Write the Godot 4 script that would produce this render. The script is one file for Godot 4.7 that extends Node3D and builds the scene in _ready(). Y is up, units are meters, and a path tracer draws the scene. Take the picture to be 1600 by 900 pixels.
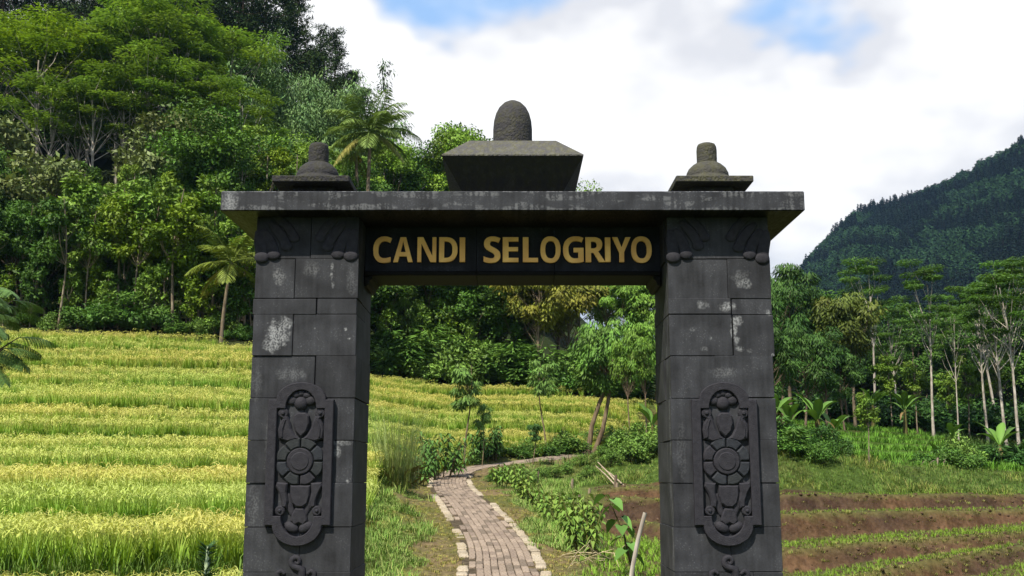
extends Node3D
# A dark stone gateway before a rice terrace hillside. Metres, y up, the view runs along -z.
const FOCAL := 1640.0
const EYE := 1.6
var pitch := atan(292.0 / 1640.0)
var rng := RandomNumberGenerator.new()
var taken := {}
var noise := FastNoiseLite.new()
var fine := FastNoiseLite.new()
var fbm := FastNoiseLite.new()
var M := {}
var protos := {}
var register := {}


# ---------------------------------------------------------------- mesh builder
class MB:
	var v := PackedVector3Array()
	var n := PackedVector3Array()
	var c := PackedColorArray()
	var t := PackedVector2Array()
	var ix := PackedInt32Array()
	var col := Color(0.5, 0.5, 0.5)

	func vert(p: Vector3, nn: Vector3, uv := Vector2.ZERO) -> int:
		v.append(p)
		n.append(nn)
		c.append(col)
		t.append(uv)
		return v.size() - 1

	func tri(a: Vector3, b: Vector3, d: Vector3) -> void:  # counter-clockwise seen from outside
		var nn := (b - a).cross(d - a).normalized()
		var k := v.size()
		vert(a, nn)
		vert(b, nn)
		vert(d, nn)
		ix.append_array([k, k + 2, k + 1])

	func quad(a: Vector3, b: Vector3, d: Vector3, e: Vector3) -> void:
		var nn := (d - a).cross(e - b).normalized()
		var k := v.size()
		vert(a, nn)
		vert(b, nn)
		vert(d, nn)
		vert(e, nn)
		ix.append_array([k, k + 2, k + 1, k, k + 3, k + 2])

	func leaf(p: Vector3, dir: Vector3, nn: Vector3, length: float, width: float, shade: Vector3, bend := 0.15) -> void:
		var side := dir.cross(nn).normalized() * width * 0.5
		var mid := p + dir * length * 0.45
		var tip := p + dir * length - nn * length * bend
		var k := v.size()
		v.append(p)
		v.append(mid + side)
		v.append(tip)
		v.append(mid - side)
		for i in 4:
			n.append(shade)
			c.append(col)
			t.append(Vector2.ZERO)
		ix.append_array([k, k + 2, k + 1, k, k + 3, k + 2])

	func tube(p: Array, r: Array, sides := 6) -> void:
		var side := Vector3.RIGHT
		var first := v.size()
		for i in p.size():
			var a: Vector3 = p[maxi(i - 1, 0)]
			var b: Vector3 = p[mini(i + 1, p.size() - 1)]
			var ax := (b - a).normalized()
			side = side - ax * side.dot(ax)
			if side.length() < 0.01:
				side = ax.cross(Vector3(0.3, 0.2, 0.9))
			side = side.normalized()
			var up := ax.cross(side)
			var q: Vector3 = p[i]
			var rr: float = r[i]
			for k in sides:
				var an := TAU * k / sides
				var o := side * cos(an) + up * sin(an)
				vert(q + o * rr, o)
		for i in p.size() - 1:
			for k in sides:
				var a := first + i * sides + k
				var b := first + i * sides + (k + 1) % sides
				ix.append_array([a, a + sides, b, b, a + sides, b + sides])
		var e := first + (p.size() - 1) * sides
		for k in range(1, sides - 1):
			ix.append_array([e, e + k + 1, e + k])

	func ellipsoid(o: Vector3, x: Vector3, y: Vector3, z: Vector3, rings := 6, segs := 10, low := -1.0) -> void:
		var first := v.size()
		var ih := Basis(x / x.length_squared(), y / y.length_squared(), z / z.length_squared())
		for i in rings + 1:
			var la := lerpf(low * PI / 2, PI / 2, float(i) / rings)
			for k in segs + 1:
				var lo := TAU * k / segs
				var d := Vector3(cos(la) * cos(lo), sin(la), cos(la) * sin(lo))
				vert(o + x * d.x + y * d.y + z * d.z, (ih * d).normalized())
		var flip := x.cross(y).dot(z) > 0
		for i in rings:
			for k in segs:
				var a := first + i * (segs + 1) + k
				var b := a + segs + 1
				if flip:
					ix.append_array([a, a + 1, b, a + 1, b + 1, b])
				else:
					ix.append_array([a, b, a + 1, a + 1, b, b + 1])

	func block(lo: Vector3, hi: Vector3, ch := 0.005, b := Basis.IDENTITY, at := Vector3.ZERO) -> void:  # chamfered box
		var m := (lo + hi) / 2
		var h := (hi - lo) / 2
		var axes := [Vector3.RIGHT, Vector3.UP, Vector3.BACK]
		for i in 3:
			for s in [-1.0, 1.0]:
				var A: Vector3 = axes[i] * s
				var B: Vector3 = axes[(i + 1) % 3]
				var C: Vector3 = axes[(i + 2) % 3] * s
				var f := m + A * h
				var hb := B * (h - Vector3.ONE * ch)
				var hc := C * (h - Vector3.ONE * ch)
				quad(at + b * (f - hb - hc), at + b * (f + hb - hc), at + b * (f + hb + hc), at + b * (f - hb + hc))
		for i in 3:
			var E: Vector3 = axes[i]
			var he := E * (h - Vector3.ONE * ch)
			for s in [-1.0, 1.0]:
				for u in [-1.0, 1.0]:
					var P: Vector3 = axes[(i + 1) % 3] * s
					var Q: Vector3 = axes[(i + 2) % 3] * u
					var p1 := m + P * h + Q * (h - Vector3.ONE * ch)
					var p2 := m + Q * h + P * (h - Vector3.ONE * ch)
					if s * u > 0:
						quad(at + b * (p1 - he), at + b * (p2 - he), at + b * (p2 + he), at + b * (p1 + he))
						# outward winding follows the axis order
					else:
						quad(at + b * (p2 - he), at + b * (p1 - he), at + b * (p1 + he), at + b * (p2 + he))
		for sx in [-1.0, 1.0]:
			for sy in [-1.0, 1.0]:
				for sz in [-1.0, 1.0]:
					var S := Vector3(sx, sy, sz)
					var hh := h - Vector3.ONE * ch
					var px := m + S * Vector3(h.x, hh.y, hh.z)
					var py := m + S * Vector3(hh.x, h.y, hh.z)
					var pz := m + S * Vector3(hh.x, hh.y, h.z)
					if sx * sy * sz > 0:
						tri(at + b * px, at + b * py, at + b * pz)
					else:
						tri(at + b * px, at + b * pz, at + b * py)

	func prism(poly: PackedVector2Array, z0: float, z1: float, ch := 0.006, skip_x := 1e9) -> void:  # xy outline (counter-clockwise), front at z1 towards +z
		var N := poly.size()
		var face := PackedVector2Array()
		for i in N:
			var a := poly[i] - poly[(i + N - 1) % N]
			var b := poly[(i + 1) % N] - poly[i]
			var na := Vector2(-a.y, a.x).normalized()
			var nb := Vector2(-b.y, b.x).normalized()
			var o := (na + nb).normalized() / maxf(0.35, (na + nb).normalized().dot(na)) * ch
			if absf(poly[i].x - skip_x) < 1e-4:
				o.x = 0.0
			face.append(poly[i] + o)
		var k := v.size()
		var tr := Geometry2D.triangulate_polygon(face)
		for p in face:
			vert(Vector3(p.x, p.y, z1), Vector3.BACK)
		for i in range(0, tr.size(), 3):
			var a := face[tr[i]]
			var b := face[tr[i + 1]]
			var d := face[tr[i + 2]]
			if (b - a).cross(d - a) > 0:
				ix.append_array([k + tr[i], k + tr[i + 2], k + tr[i + 1]])
			else:
				ix.append_array([k + tr[i], k + tr[i + 1], k + tr[i + 2]])
		for i in N:
			var m := (i + 1) % N
			var a := poly[i]
			var b := poly[m]
			if absf(a.x - skip_x) < 1e-4 and absf(b.x - skip_x) < 1e-4:
				continue
			quad(Vector3(a.x, a.y, z0), Vector3(b.x, b.y, z0), Vector3(b.x, b.y, z1 - ch), Vector3(a.x, a.y, z1 - ch))
			quad(Vector3(a.x, a.y, z1 - ch), Vector3(b.x, b.y, z1 - ch), Vector3(face[m].x, face[m].y, z1), Vector3(face[i].x, face[i].y, z1))

	func flatten(f: float, from := 0) -> void:  # squash the relief towards the wall
		for i in range(from, v.size()):
			v[i].z *= f
			n[i] = Vector3(n[i].x, n[i].y, n[i].z / f).normalized()

	func lathe(prof: Array, segs := 28) -> void:  # [radius, y] upwards
		var first := v.size()
		for i in prof.size():
			var a: Vector2 = prof[maxi(i - 1, 0)]
			var b: Vector2 = prof[mini(i + 1, prof.size() - 1)]
			var d := (b - a).normalized()
			for k in segs + 1:
				var an := TAU * k / segs
				vert(Vector3(prof[i].x * cos(an), prof[i].y, prof[i].x * sin(an)), Vector3(d.y * cos(an), -d.x, d.y * sin(an)))
		for i in prof.size() - 1:
			for k in segs:
				var a := first + i * (segs + 1) + k
				var b := a + segs + 1
				ix.append_array([a, a + 1, b, a + 1, b + 1, b])

	func done(mat: Material = null) -> ArrayMesh:
		var a := []
		a.resize(Mesh.ARRAY_MAX)
		a[Mesh.ARRAY_VERTEX] = v
		a[Mesh.ARRAY_NORMAL] = n
		a[Mesh.ARRAY_COLOR] = c
		a[Mesh.ARRAY_TEX_UV] = t
		a[Mesh.ARRAY_INDEX] = ix
		var m := ArrayMesh.new()
		if ix.size():
			m.add_surface_from_arrays(Mesh.PRIMITIVE_TRIANGLES, a)
			if mat:
				m.surface_set_material(0, mat)
		return m


# ---------------------------------------------------------------- nodes
func numbered(called: String) -> String:
	var k: int = taken.get(called, 0)
	taken[called] = k + 1
	return called if k == 0 else "%s_%03d" % [called, k]


func tag(o: Node3D, label: String, category: String, group := "", kind := "") -> Node3D:
	if label:
		o.set_meta("label", label)
	if category:
		o.set_meta("category", category)
	if group:
		o.set_meta("group", group)
	if kind:
		o.set_meta("kind", kind)
	return o


func thing(called: String, at := Vector3.ZERO, label := "", category := "", group := "") -> Node3D:
	var o := Node3D.new()
	o.name = numbered(called)
	add_child(o, true)
	o.position = at
	return tag(o, label, category, group)


func part(called: String, mesh: Mesh, parent: Node, mat: Material = null, at := Vector3.ZERO) -> MeshInstance3D:
	var o := MeshInstance3D.new()
	o.name = numbered(called) if parent == self else called
	o.mesh = mesh
	if mat:
		o.material_override = mat
	o.position = at
	parent.add_child(o, true)
	return o


func scatter(called: String, mesh: Mesh, where: Array, tints: Array, parent: Node = self) -> MultiMeshInstance3D:
	var mm := MultiMesh.new()
	mm.transform_format = MultiMesh.TRANSFORM_3D
	mm.use_colors = true
	mm.mesh = mesh
	mm.instance_count = where.size()
	for i in where.size():
		mm.set_instance_transform(i, where[i])
		mm.set_instance_color(i, tints[i])
	var o := MultiMeshInstance3D.new()
	o.name = numbered(called) if parent == self else called
	o.multimesh = mm
	parent.add_child(o, true)
	o.set_meta("kind", "stuff")
	return o


func rnd(a: float, b: float) -> float:
	return rng.randf_range(a, b)


func rdir() -> Vector3:
	var z := rnd(-1, 1)
	var a := rnd(0, TAU)
	var r := sqrt(1 - z * z)
	return Vector3(r * cos(a), z, r * sin(a))


# ---------------------------------------------------------------- where things stand: a bearing and a distance, as a surveyor would note them
func bearing(px: float) -> float:  # x over distance
	return (px - 800.0) / FOCAL * 0.986


func sight(py: float, d: float) -> float:  # height met by the line of sight at that distance
	return EYE + d * tan(pitch + atan((450.0 - py) / FOCAL))


func spot(px: float, d: float) -> Vector3:  # on the ground
	var x := bearing(px) * d
	return Vector3(x, ground_at(x, d), -d)


func hang(px: float, py: float, d: float) -> Vector3:
	var y := sight(py, d)
	var c := d * cos(pitch) + (y - EYE) * sin(pitch)
	return Vector3((px - 800.0) / FOCAL * c, y, -d)


# ---------------------------------------------------------------- materials
func std(called: String, rough := 0.8, spec := 0.35, color := Color.WHITE, vertex := true) -> StandardMaterial3D:
	var m := StandardMaterial3D.new()
	m.resource_name = called
	m.albedo_color = color
	m.vertex_color_use_as_albedo = vertex
	m.roughness = rough
	m.metallic_specular = spec
	M[called] = m
	return m


func leafy(called: String, tint := Color.WHITE, back := 0.5, rough := 0.55) -> StandardMaterial3D:
	var m := std(called, rough, 0.3, tint)
	m.backlight_enabled = true
	m.backlight = Color(back, back, back * 0.8)
	return m


func noise_tex(freq: float, lo: Color, hi: Color, size := 256, octaves := 4, as_normal := false, sd := 1) -> NoiseTexture2D:
	var f := FastNoiseLite.new()
	f.noise_type = FastNoiseLite.TYPE_SIMPLEX_SMOOTH
	f.seed = sd
	f.frequency = freq
	f.fractal_octaves = octaves
	var t := NoiseTexture2D.new()
	t.width = size
	t.height = size
	t.seamless = true
	t.noise = f
	if as_normal:
		t.as_normal_map = true
		t.bump_strength = 6.0
	else:
		var g := Gradient.new()
		g.colors = PackedColorArray([lo, hi])
		t.color_ramp = g
	return t


func materials() -> void:
	std("bark_pale", 0.85, 0.2)
	std("bark_dark", 0.9, 0.2)
	for m in ["bark_pale", "bark_dark"]:
		M[m].albedo_texture = noise_tex(0.03, Color(0.55, 0.52, 0.5), Color(1, 1, 1), 128, 4, false, 7)
		M[m].uv1_triplanar = true
		M[m].uv1_scale = Vector3(1.5, 0.4, 1.5)
	leafy("leaf", Color.WHITE, 0.6)
	leafy("leaf_light", Color(1.0, 1.0, 0.86))
	leafy("leaf_thin", Color.WHITE, 0.85)
	leafy("leaf_deep", Color(0.83, 0.9, 0.86))
	leafy("needle", Color.WHITE, 0.2, 0.8)
	M.needle.metallic_specular = 0.08
	leafy("grass_blade", Color.WHITE, 0.5, 0.6)
	leafy("rice_blade", Color.WHITE, 0.8, 0.6)
	var g := std("soil", 0.95, 0.15)
	g.albedo_texture = noise_tex(0.02, Color(0.6, 0.6, 0.6), Color(1, 1, 1), 512, 5, false, 3)
	g.uv1_triplanar = true
	g.uv1_world_triplanar = true
	g.uv1_scale = Vector3(0.7, 0.7, 0.7)
	g.normal_enabled = true
	g.normal_texture = noise_tex(0.03, Color.BLACK, Color.WHITE, 512, 5, true, 4)
	g.normal_scale = 1.2
	var b := std("paving", 0.9, 0.25)
	b.albedo_texture = noise_tex(0.03, Color(0.66, 0.64, 0.62), Color(1, 1, 1), 256, 5, false, 9)
	b.uv1_triplanar = true
	b.uv1_scale = Vector3(2.5, 2.5, 2.5)
	b.normal_enabled = true
	b.normal_texture = noise_tex(0.06, Color.BLACK, Color.WHITE, 256, 4, true, 5)
	b.normal_scale = 0.8
	var s := std("carved_stone", 0.7, 0.22)
	s.albedo_texture = noise_tex(0.02, Color(0.78, 0.78, 0.8), Color(1, 1, 1), 512, 5, false, 11)
	s.uv1_triplanar = true
	s.uv1_world_triplanar = true
	s.uv1_scale = Vector3(1.6, 1.6, 1.6)
	s.normal_enabled = true
	s.normal_texture = noise_tex(0.09, Color.BLACK, Color.WHITE, 512, 4, true, 12)
	s.normal_scale = 0.35
	var l := std("brass", 0.5, 0.5, Color(1.0, 0.82, 0.48), false)
	l.metallic = 0.05
	l.albedo_texture = noise_tex(0.012, Color(0.84, 0.76, 0.68), Color(1, 1, 1), 256, 5, false, 13)
	l.uv1_triplanar = true
	l.uv1_world_triplanar = true
	l.uv1_scale = Vector3(1.1, 1.1, 1.1)
	std("wood", 0.85, 0.2)


func _ready() -> void:
	rng.seed = 20
	noise.seed = 5
	noise.frequency = 0.05
	noise.fractal_octaves = 3
	fine.seed = 8
	fine.frequency = 0.6
	fine.fractal_octaves = 3
	fbm.seed = 3
	fbm.frequency = 1.0
	fbm.fractal_octaves = 6
	fbm.fractal_gain = 0.52
	# camera
	var cam := Camera3D.new()
	cam.name = "camera"
	cam.fov = rad_to_deg(2.0 * atan(450.0 / FOCAL))
	cam.position = Vector3(0, EYE, 0)
	cam.rotation.x = pitch
	cam.near = 0.1
	cam.far = 9000.0
	cam.current = true
	add_child(cam)
	# sky, air and exposure
	var e := Environment.new()
	e.background_mode = Environment.BG_SKY
	e.sky = Sky.new()
	var pan := PanoramaSkyMaterial.new()
	pan.panorama = sky_picture()
	pan.energy_multiplier = 0.9
	e.sky.sky_material = pan
	e.tonemap_mode = Environment.TONE_MAPPER_LINEAR
	e.tonemap_exposure = 1.75
	e.sdfgi_enabled = true
	e.ssao_enabled = true
	e.ssil_enabled = true
	e.fog_enabled = true
	e.fog_mode = Environment.FOG_MODE_EXPONENTIAL
	e.fog_density = 0.00009
	e.fog_light_color = Color(0.62, 0.78, 1.0)
	var w := WorldEnvironment.new()
	w.name = "world"
	w.environment = e
	add_child(w)
	# sun: high, from behind the left shoulder
	var sun := DirectionalLight3D.new()
	sun.name = "sun"
	sun.light_energy = 1.6
	sun.light_color = Color(1.0, 0.96, 0.88)
	sun.light_angular_distance = 0.5
	sun.shadow_enabled = true
	sun.rotation_degrees = Vector3(-54.0, -32.0, 0)
	add_child(sun)

	materials()
	columns()
	path_line()
	build_ground()
	build_path()
	build_hills()
	build_gate()
	build_rice()
	build_species()
	build_forest()
	build_middle()
	build_right()
	build_near()
	name_the_trees()


# ---------------------------------------------------------------- sky
var wisps := FastNoiseLite.new()


func sky_picture() -> ImageTexture:
	var W := 4096
	var H := 2048
	var im := Image.create(W, H, false, Image.FORMAT_RGBF)
	im.fill(Color(0.30, 0.33, 0.30))
	var f := FastNoiseLite.new()
	f.noise_type = FastNoiseLite.TYPE_SIMPLEX_SMOOTH
	f.seed = 41
	f.frequency = 1.0
	f.fractal_octaves = 5
	f.fractal_gain = 0.52
	wisps.noise_type = FastNoiseLite.TYPE_SIMPLEX_SMOOTH
	wisps.seed = 17
	wisps.frequency = 1.0
	wisps.fractal_octaves = 3
	for j in H / 2 + 2:  # every direction the same way; coarser samples to the sides and overhead
		var el := PI / 2 - PI * (j + 0.5) / H
		var fine_row := rad_to_deg(el) < 40.0
		if not fine_row and j % 4:
			continue
		var i := 0
		while i < W:
			var az := wrapf(TAU * (i + 0.5) / W, -PI, PI)  # the picture begins straight ahead
			if fine_row and absf(az) < 0.75:
				im.set_pixel(i, j, sky_color(f, az, el))
				i += 1
			else:
				if j % 4 == 0:
					im.fill_rect(Rect2i(i, j, 4, 4), sky_color(f, az, el))
				i += 4
	return ImageTexture.create_from_image(im)


func sky_color(f: FastNoiseLite, az: float, el: float) -> Color:
	var deg := rad_to_deg(el)
	var se := sin(el)
	var dir := Vector3(-cos(el) * sin(az), se, cos(el) * cos(az))
	# clouds lie on a dome seen from below: squeeze towards the horizon
	var q := dir * (2.6 / (0.55 + se)) + Vector3(3.1, 0, 1.7)
	var a := f.get_noise_3d(q.x, q.y * 2.0, q.z)
	var b := f.get_noise_3d(q.x * 1.7 + 9.0, q.y * 3.4, q.z * 1.7 - 4.0)
	var wisp := wisps.get_noise_3d(q.x * 4.0 - 6.0, q.y * 7.0, q.z * 4.0 + 2.0)
	var bank := 24.9 + 1.5 * cos((az - 0.13) * 20.0) + 1.2  # the bank of cloud over the hills, broken higher up
	var c := a * 2.6 + 0.40
	if deg < 42.0:
		c = maxf(c, a * 1.9 + 0.45 + (bank - deg) / 3.2)
	c += 0.45 * wisp
	var cover := smoothstep(0.12, 0.95, c)
	var lum := 0.60 + 0.22 * b + 0.08 * wisp + 0.10 * clampf(c - 0.6, 0, 1.0) - 0.15 * clampf((18.0 - deg) / 9.0, 0, 1)
	lum = maxf(lum, 0.55)
	var white := Color(lum * 0.99, lum * 0.992, lum).lerp(Color(lum * 0.90, lum * 0.94, lum * 1.07), clampf((0.66 - lum) * 3.5, 0, 1))
	white = white.lerp(Color(0.30, 0.37, 0.46), 0.7 * clampf((12.5 - deg) / 5.0, 0, 1))
	var clear := Color(0.20, 0.36, 0.62).lerp(Color(0.12, 0.25, 0.54), clampf((deg - 25.0) / 50.0, 0, 1))
	clear = clear.lerp(Color(0.58, 0.64, 0.72), 0.10 + 0.4 * clampf(b + wisp + 0.2, 0, 1))
	return clear.lerp(white, cover)


# ---------------------------------------------------------------- the lie of the land
var left_cols := []
var right_cols := []
var road := PackedVector3Array()


func columns() -> void:
	left_cols = [
		[-900, [0, 0, 10, 0.1, 17, 1.2, 28, 3.2, 35, 4.8, 42, 6.6, 48, 8.5, 60, 12.5, 75, 20.5, 100, 37, 140, 62, 200, 72, 400, 95, 2000, 95]],
		[200, [0, 0, 10, 0.0, 13, 0.28, 17, 0.9, 22, 1.6, 28, 2.64, 35, 4.1, 42, 5.9, 48, 7.75, 60, 11.5, 75, 19.5, 100, 35, 140, 60, 200, 80, 400, 90, 2000, 90]],
		[390, [0, 0, 10, 0.0, 13, 0.2, 17, 0.7, 22, 1.4, 28, 2.4, 35, 3.8, 42, 5.6, 48, 7.2, 60, 11.0, 75, 18.5, 100, 32, 140, 52, 200, 66, 400, 85, 2000, 85]],
		[580, [0, 0, 10, 0, 16, 0.1, 20, 0.55, 25, 1.1, 30, 1.9, 35, 2.9, 42, 4.2, 50, 5.5, 56, 6.3, 65, 10.0, 80, 18, 100, 28, 140, 42, 200, 56, 400, 70, 2000, 70]],
		[700, [0, 0, 10, 0, 17, 0.0, 22, 0.5, 28, 0.95, 33, 1.3, 38, 1.75, 42, 2.6, 48, 4.0, 56, 5.95, 65, 9.0, 80, 16, 100, 24, 140, 36, 200, 48, 400, 60, 2000, 60]],
		[800, [0, 0, 10, 0, 17, 0.0, 20, 0.28, 28, 0.85, 33, 1.2, 38, 1.6, 41, 2.0, 44, 3.0, 46, 3.5, 55, 5.8, 65, 8.3, 80, 13, 100, 19, 140, 28, 200, 38, 400, 50, 2000, 50]],
		[880, [0, 0, 10, 0, 17, -0.05, 20, 0.1, 25, 0.3, 30, 0.6, 33, 0.9, 38, 1.3, 42, 2.1, 43, 2.25, 46, 3.0, 50, 4.2, 55, 5.4, 65, 7.2, 80, 10.5, 100, 15, 140, 24, 200, 32, 400, 42, 2000, 42]],
	]
	# the right-hand fields: the same points on each bearing, near to far (distance, then the height of the line of sight or a plain height)
	right_cols = [
		[1000, [[0, 0], [12, 0.0], [16, 0.0], [27.0, 0.03], [27.3, 0.04], [28.0, 0.05], [28.3, -815], [29.5, -814], [29.9, -779], [32.6, -777], [33.0, -762], [36, -757], [40, 2.2], [47, 2.75], [56, 5.2], [80, 10], [140, 17], [250, 28], [450, 30], [2000, 30]]],
		[1225, [[0, 0], [10.5, 0.0], [15, -0.9], [20.0, -0.9], [20.3, -0.54], [23.3, -897], [23.6, -858], [26.6, -845], [26.9, -803], [28.8, -799], [29.1, -773], [30.2, -771], [33.4, -698], [45, -676], [58, -658], [80, 5.5], [140, 12], [250, 22], [450, 26], [2000, 26]]],
		[1390, [[0, 0], [10.5, 0.0], [15, -0.7], [21.0, -0.85], [21.4, -886], [23.4, -875], [23.7, -846], [27.2, -832], [27.5, -799], [29.3, -796], [29.6, -773], [30.6, -771], [33.4, -727], [45, -694], [57, -672], [80, 4.6], [140, 9], [250, 16], [450, 20], [2000, 20]]],
		[1600, [[0, 0], [10.5, 0.0], [14, -0.4], [22.2, -873], [22.5, -850], [23.6, -845], [23.9, -830], [27.7, -818], [28.0, -796], [29.7, -793], [30.0, -773], [31, -771], [34, -738], [45, 2.2], [58, 3.0], [80, 4], [140, 7], [250, 12], [450, 16], [2000, 16]]],
		[2500, [[0, 0], [10.5, 0.0], [14, -0.3], [22.6, -870], [22.9, -850], [24.0, -846], [24.3, -830], [28.0, -818], [28.3, -796], [30.0, -793], [30.4, -773], [31.5, -771], [35, -740], [46, 2.2], [60, 3.0], [80, 4], [140, 6], [250, 10], [450, 12], [2000, 12]]],
	]
	for col in right_cols:
		for p in col[1]:
			if p[1] < -100:
				p[1] = sight(-p[1], p[0])
		col[0] = bearing(col[0])
	for col in left_cols:
		col[0] = bearing(col[0])


func along(p: Array, d: float) -> float:
	var i := 2
	while i < p.size() - 2 and p[i] < d:
		i += 2
	return lerpf(p[i - 1], p[i + 1], clampf((d - p[i - 2]) / (p[i] - p[i - 2]), 0, 1))


func left_height(u: float, d: float) -> float:
	var k := 0
	while k < left_cols.size() - 2 and left_cols[k + 1][0] < u:
		k += 1
	var w := clampf((u - left_cols[k][0]) / (left_cols[k + 1][0] - left_cols[k][0]), 0, 1)
	return lerpf(along(left_cols[k][1], d), along(left_cols[k + 1][1], d), w)


func right_height(u: float, d: float) -> float:
	var k := 0
	while k < right_cols.size() - 2 and right_cols[k + 1][0] < u:
		k += 1
	var w := clampf((u - right_cols[k][0]) / (right_cols[k + 1][0] - right_cols[k][0]), 0, 1)
	var a: Array = right_cols[k][1]
	var b: Array = right_cols[k + 1][1]
	var d0 := 0.0
	var g0 := 0.0
	for i in range(1, a.size()):
		var d1 := lerpf(a[i][0], b[i][0], w)
		var g1 := lerpf(a[i][1], b[i][1], w)
		if d <= d1:
			return lerpf(g0, g1, (d - d0) / (d1 - d0))
		d0 = d1
		g0 = g1
	return g0


const LEVELS := [-1.0, -0.25, 0.36, 0.74, 1.02, 1.46, 1.8, 2.36, 2.76, 3.4, 3.8, 4.46, 4.86, 5.56, 5.98, 6.6, 7.2, 8.0, 8.8, 9.8, 11.0, 12.0]


func field_edge(d: float) -> float:  # right-hand limit of the rice field, as a bearing
	return along([0, -0.2, 8, -0.19, 13, -0.165, 17, -0.15, 25, -0.13, 30, -0.115, 36, -0.088, 39.5, -0.06, 42.0, -0.03, 43.6, 0.03, 45.5, 0.045, 47, 0.085, 49, 0.115, 56, 0.15, 60, 0.15], d)


func crest(u: float) -> float:
	return lerpf(48.0, 56.5, smoothstep(-0.27, -0.12, u)) + 0.8 * noise.get_noise_1d(u * 200.0)


func in_field(u: float, d: float) -> float:  # how far inside the rice field, in metres, negative outside
	return minf(minf((field_edge(d) - u) * d, crest(u) - d), d - 6.5)


func step_of(b: float) -> Vector2:  # (terrace level, how far across it from front to back, 0..1)
	for i in LEVELS.size() - 1:
		if b < LEVELS[i + 1]:
			return Vector2(i, (b - LEVELS[i]) / (LEVELS[i + 1] - LEVELS[i]))
	return Vector2(LEVELS.size() - 2, 1)


func bare_height(x: float, d: float) -> float:
	var u := x / maxf(d, 1.0)
	if d < 1.0:
		return 0.0
	var r := smoothstep(bearing(880), bearing(975), u)
	var g := 0.0
	if r < 1.0:
		g = left_height(u, d)
	if r > 0.0:
		var h := right_height(u, d)
		if d > 33.0 and d < 60.0:  # the small paddies beyond the bank are stepped too
			var q := (h + 0.12 * noise.get_noise_2d(x * 2.0, d * 2.0)) / 0.42
			var t := (floorf(q) + smoothstep(0.72, 0.95, q - floorf(q))) * 0.42
			h = lerpf(h, t, smoothstep(bearing(1150), bearing(1215), u) * smoothstep(33.5, 35.0, d) * (1.0 - smoothstep(57.0, 60.0, d)))
		g = lerpf(g, h, r)
	return g


func wobble(x: float, d: float) -> float:
	return (0.34 * noise.get_noise_2d(x * 1.3, d * 1.6) + 0.10 * noise.get_noise_2d(x * 4.0 + 60.0, d * 4.0)) * smoothstep(9.0, 16.0, d)


func ground_at(x: float, d: float) -> float:
	var u := x / maxf(d, 1.0)
	var g := bare_height(x, d)
	if d < 62.0 and d > 6.0:
		var f := in_field(u, d)
		if f > -0.5 and u < 0.2:
			var b := g + wobble(x, d)
			var s := step_of(b)
			var t: float = lerpf(LEVELS[int(s.x)], LEVELS[int(s.x) + 1], smoothstep(0.84, 0.97, s.y))
			g = lerpf(g, t, smoothstep(-0.5, 0.3, f))
	if d > 12.0 and d < 56.0 and x > -6.0 and x < 8.0:
		var n := nearest_road(x, d)
		g = lerpf(n.y, g, smoothstep(0.75, 2.3, n.x))
	if d > 60.0:
		g += 2.5 * noise.get_noise_2d(x * 0.6, d * 0.6) * smoothstep(60, 100, d)
	elif d > 12.0:
		g += 0.05 * fine.get_noise_2d(x, d) * smoothstep(12, 16, d)
	return g


func path_line() -> void:
	var pts := [[800, 8.0, 0.0], [801, 10.0, 0.0], [798, 13.0, 0.0], [786, 17.0, 0.09], [774, 20.5, 0.306], [741, 25.0, 0.714], [722, 28.0, 0.956], [706, 32.5, 1.18], [704, 36.0, 1.42], [716, 38.0, 1.66], [744, 39.4, 1.84], [790, 40.4, 1.98], [840, 41.6, 2.14], [880, 43.2, 2.30], [950, 47.0, 2.63], [1010, 51, 2.95], [1060, 57, 3.3]]
	var c := Curve3D.new()
	for i in pts.size():
		var q := Vector3(bearing(pts[i][0]) * pts[i][1], pts[i][2], -pts[i][1])
		var a: Array = pts[maxi(i - 1, 0)]
		var b: Array = pts[mini(i + 1, pts.size() - 1)]
		var tan := (Vector3(bearing(b[0]) * b[1], b[2], -b[1]) - Vector3(bearing(a[0]) * a[1], a[2], -a[1])) / 6.0
		c.add_point(q, -tan, tan)
	c.bake_interval = 0.3
	road = c.get_baked_points()


func nearest_road(x: float, d: float) -> Vector2:  # (distance, height there)
	var best := 1e9
	var h := 0.0
	for i in road.size() - 1:
		var a := road[i]
		if absf(-a.z - d) > 3.5:
			continue
		var b := road[i + 1]
		var e := Vector2(b.x - a.x, a.z - b.z)
		var t := clampf((Vector2(x - a.x, d + a.z)).dot(e) / e.length_squared(), 0, 1)
		var q := (Vector2(x - a.x, d + a.z) - e * t).length_squared()
		if q < best:
			best = q
			h = lerpf(a.y, b.y, t)
	return Vector2(sqrt(best), h)


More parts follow.
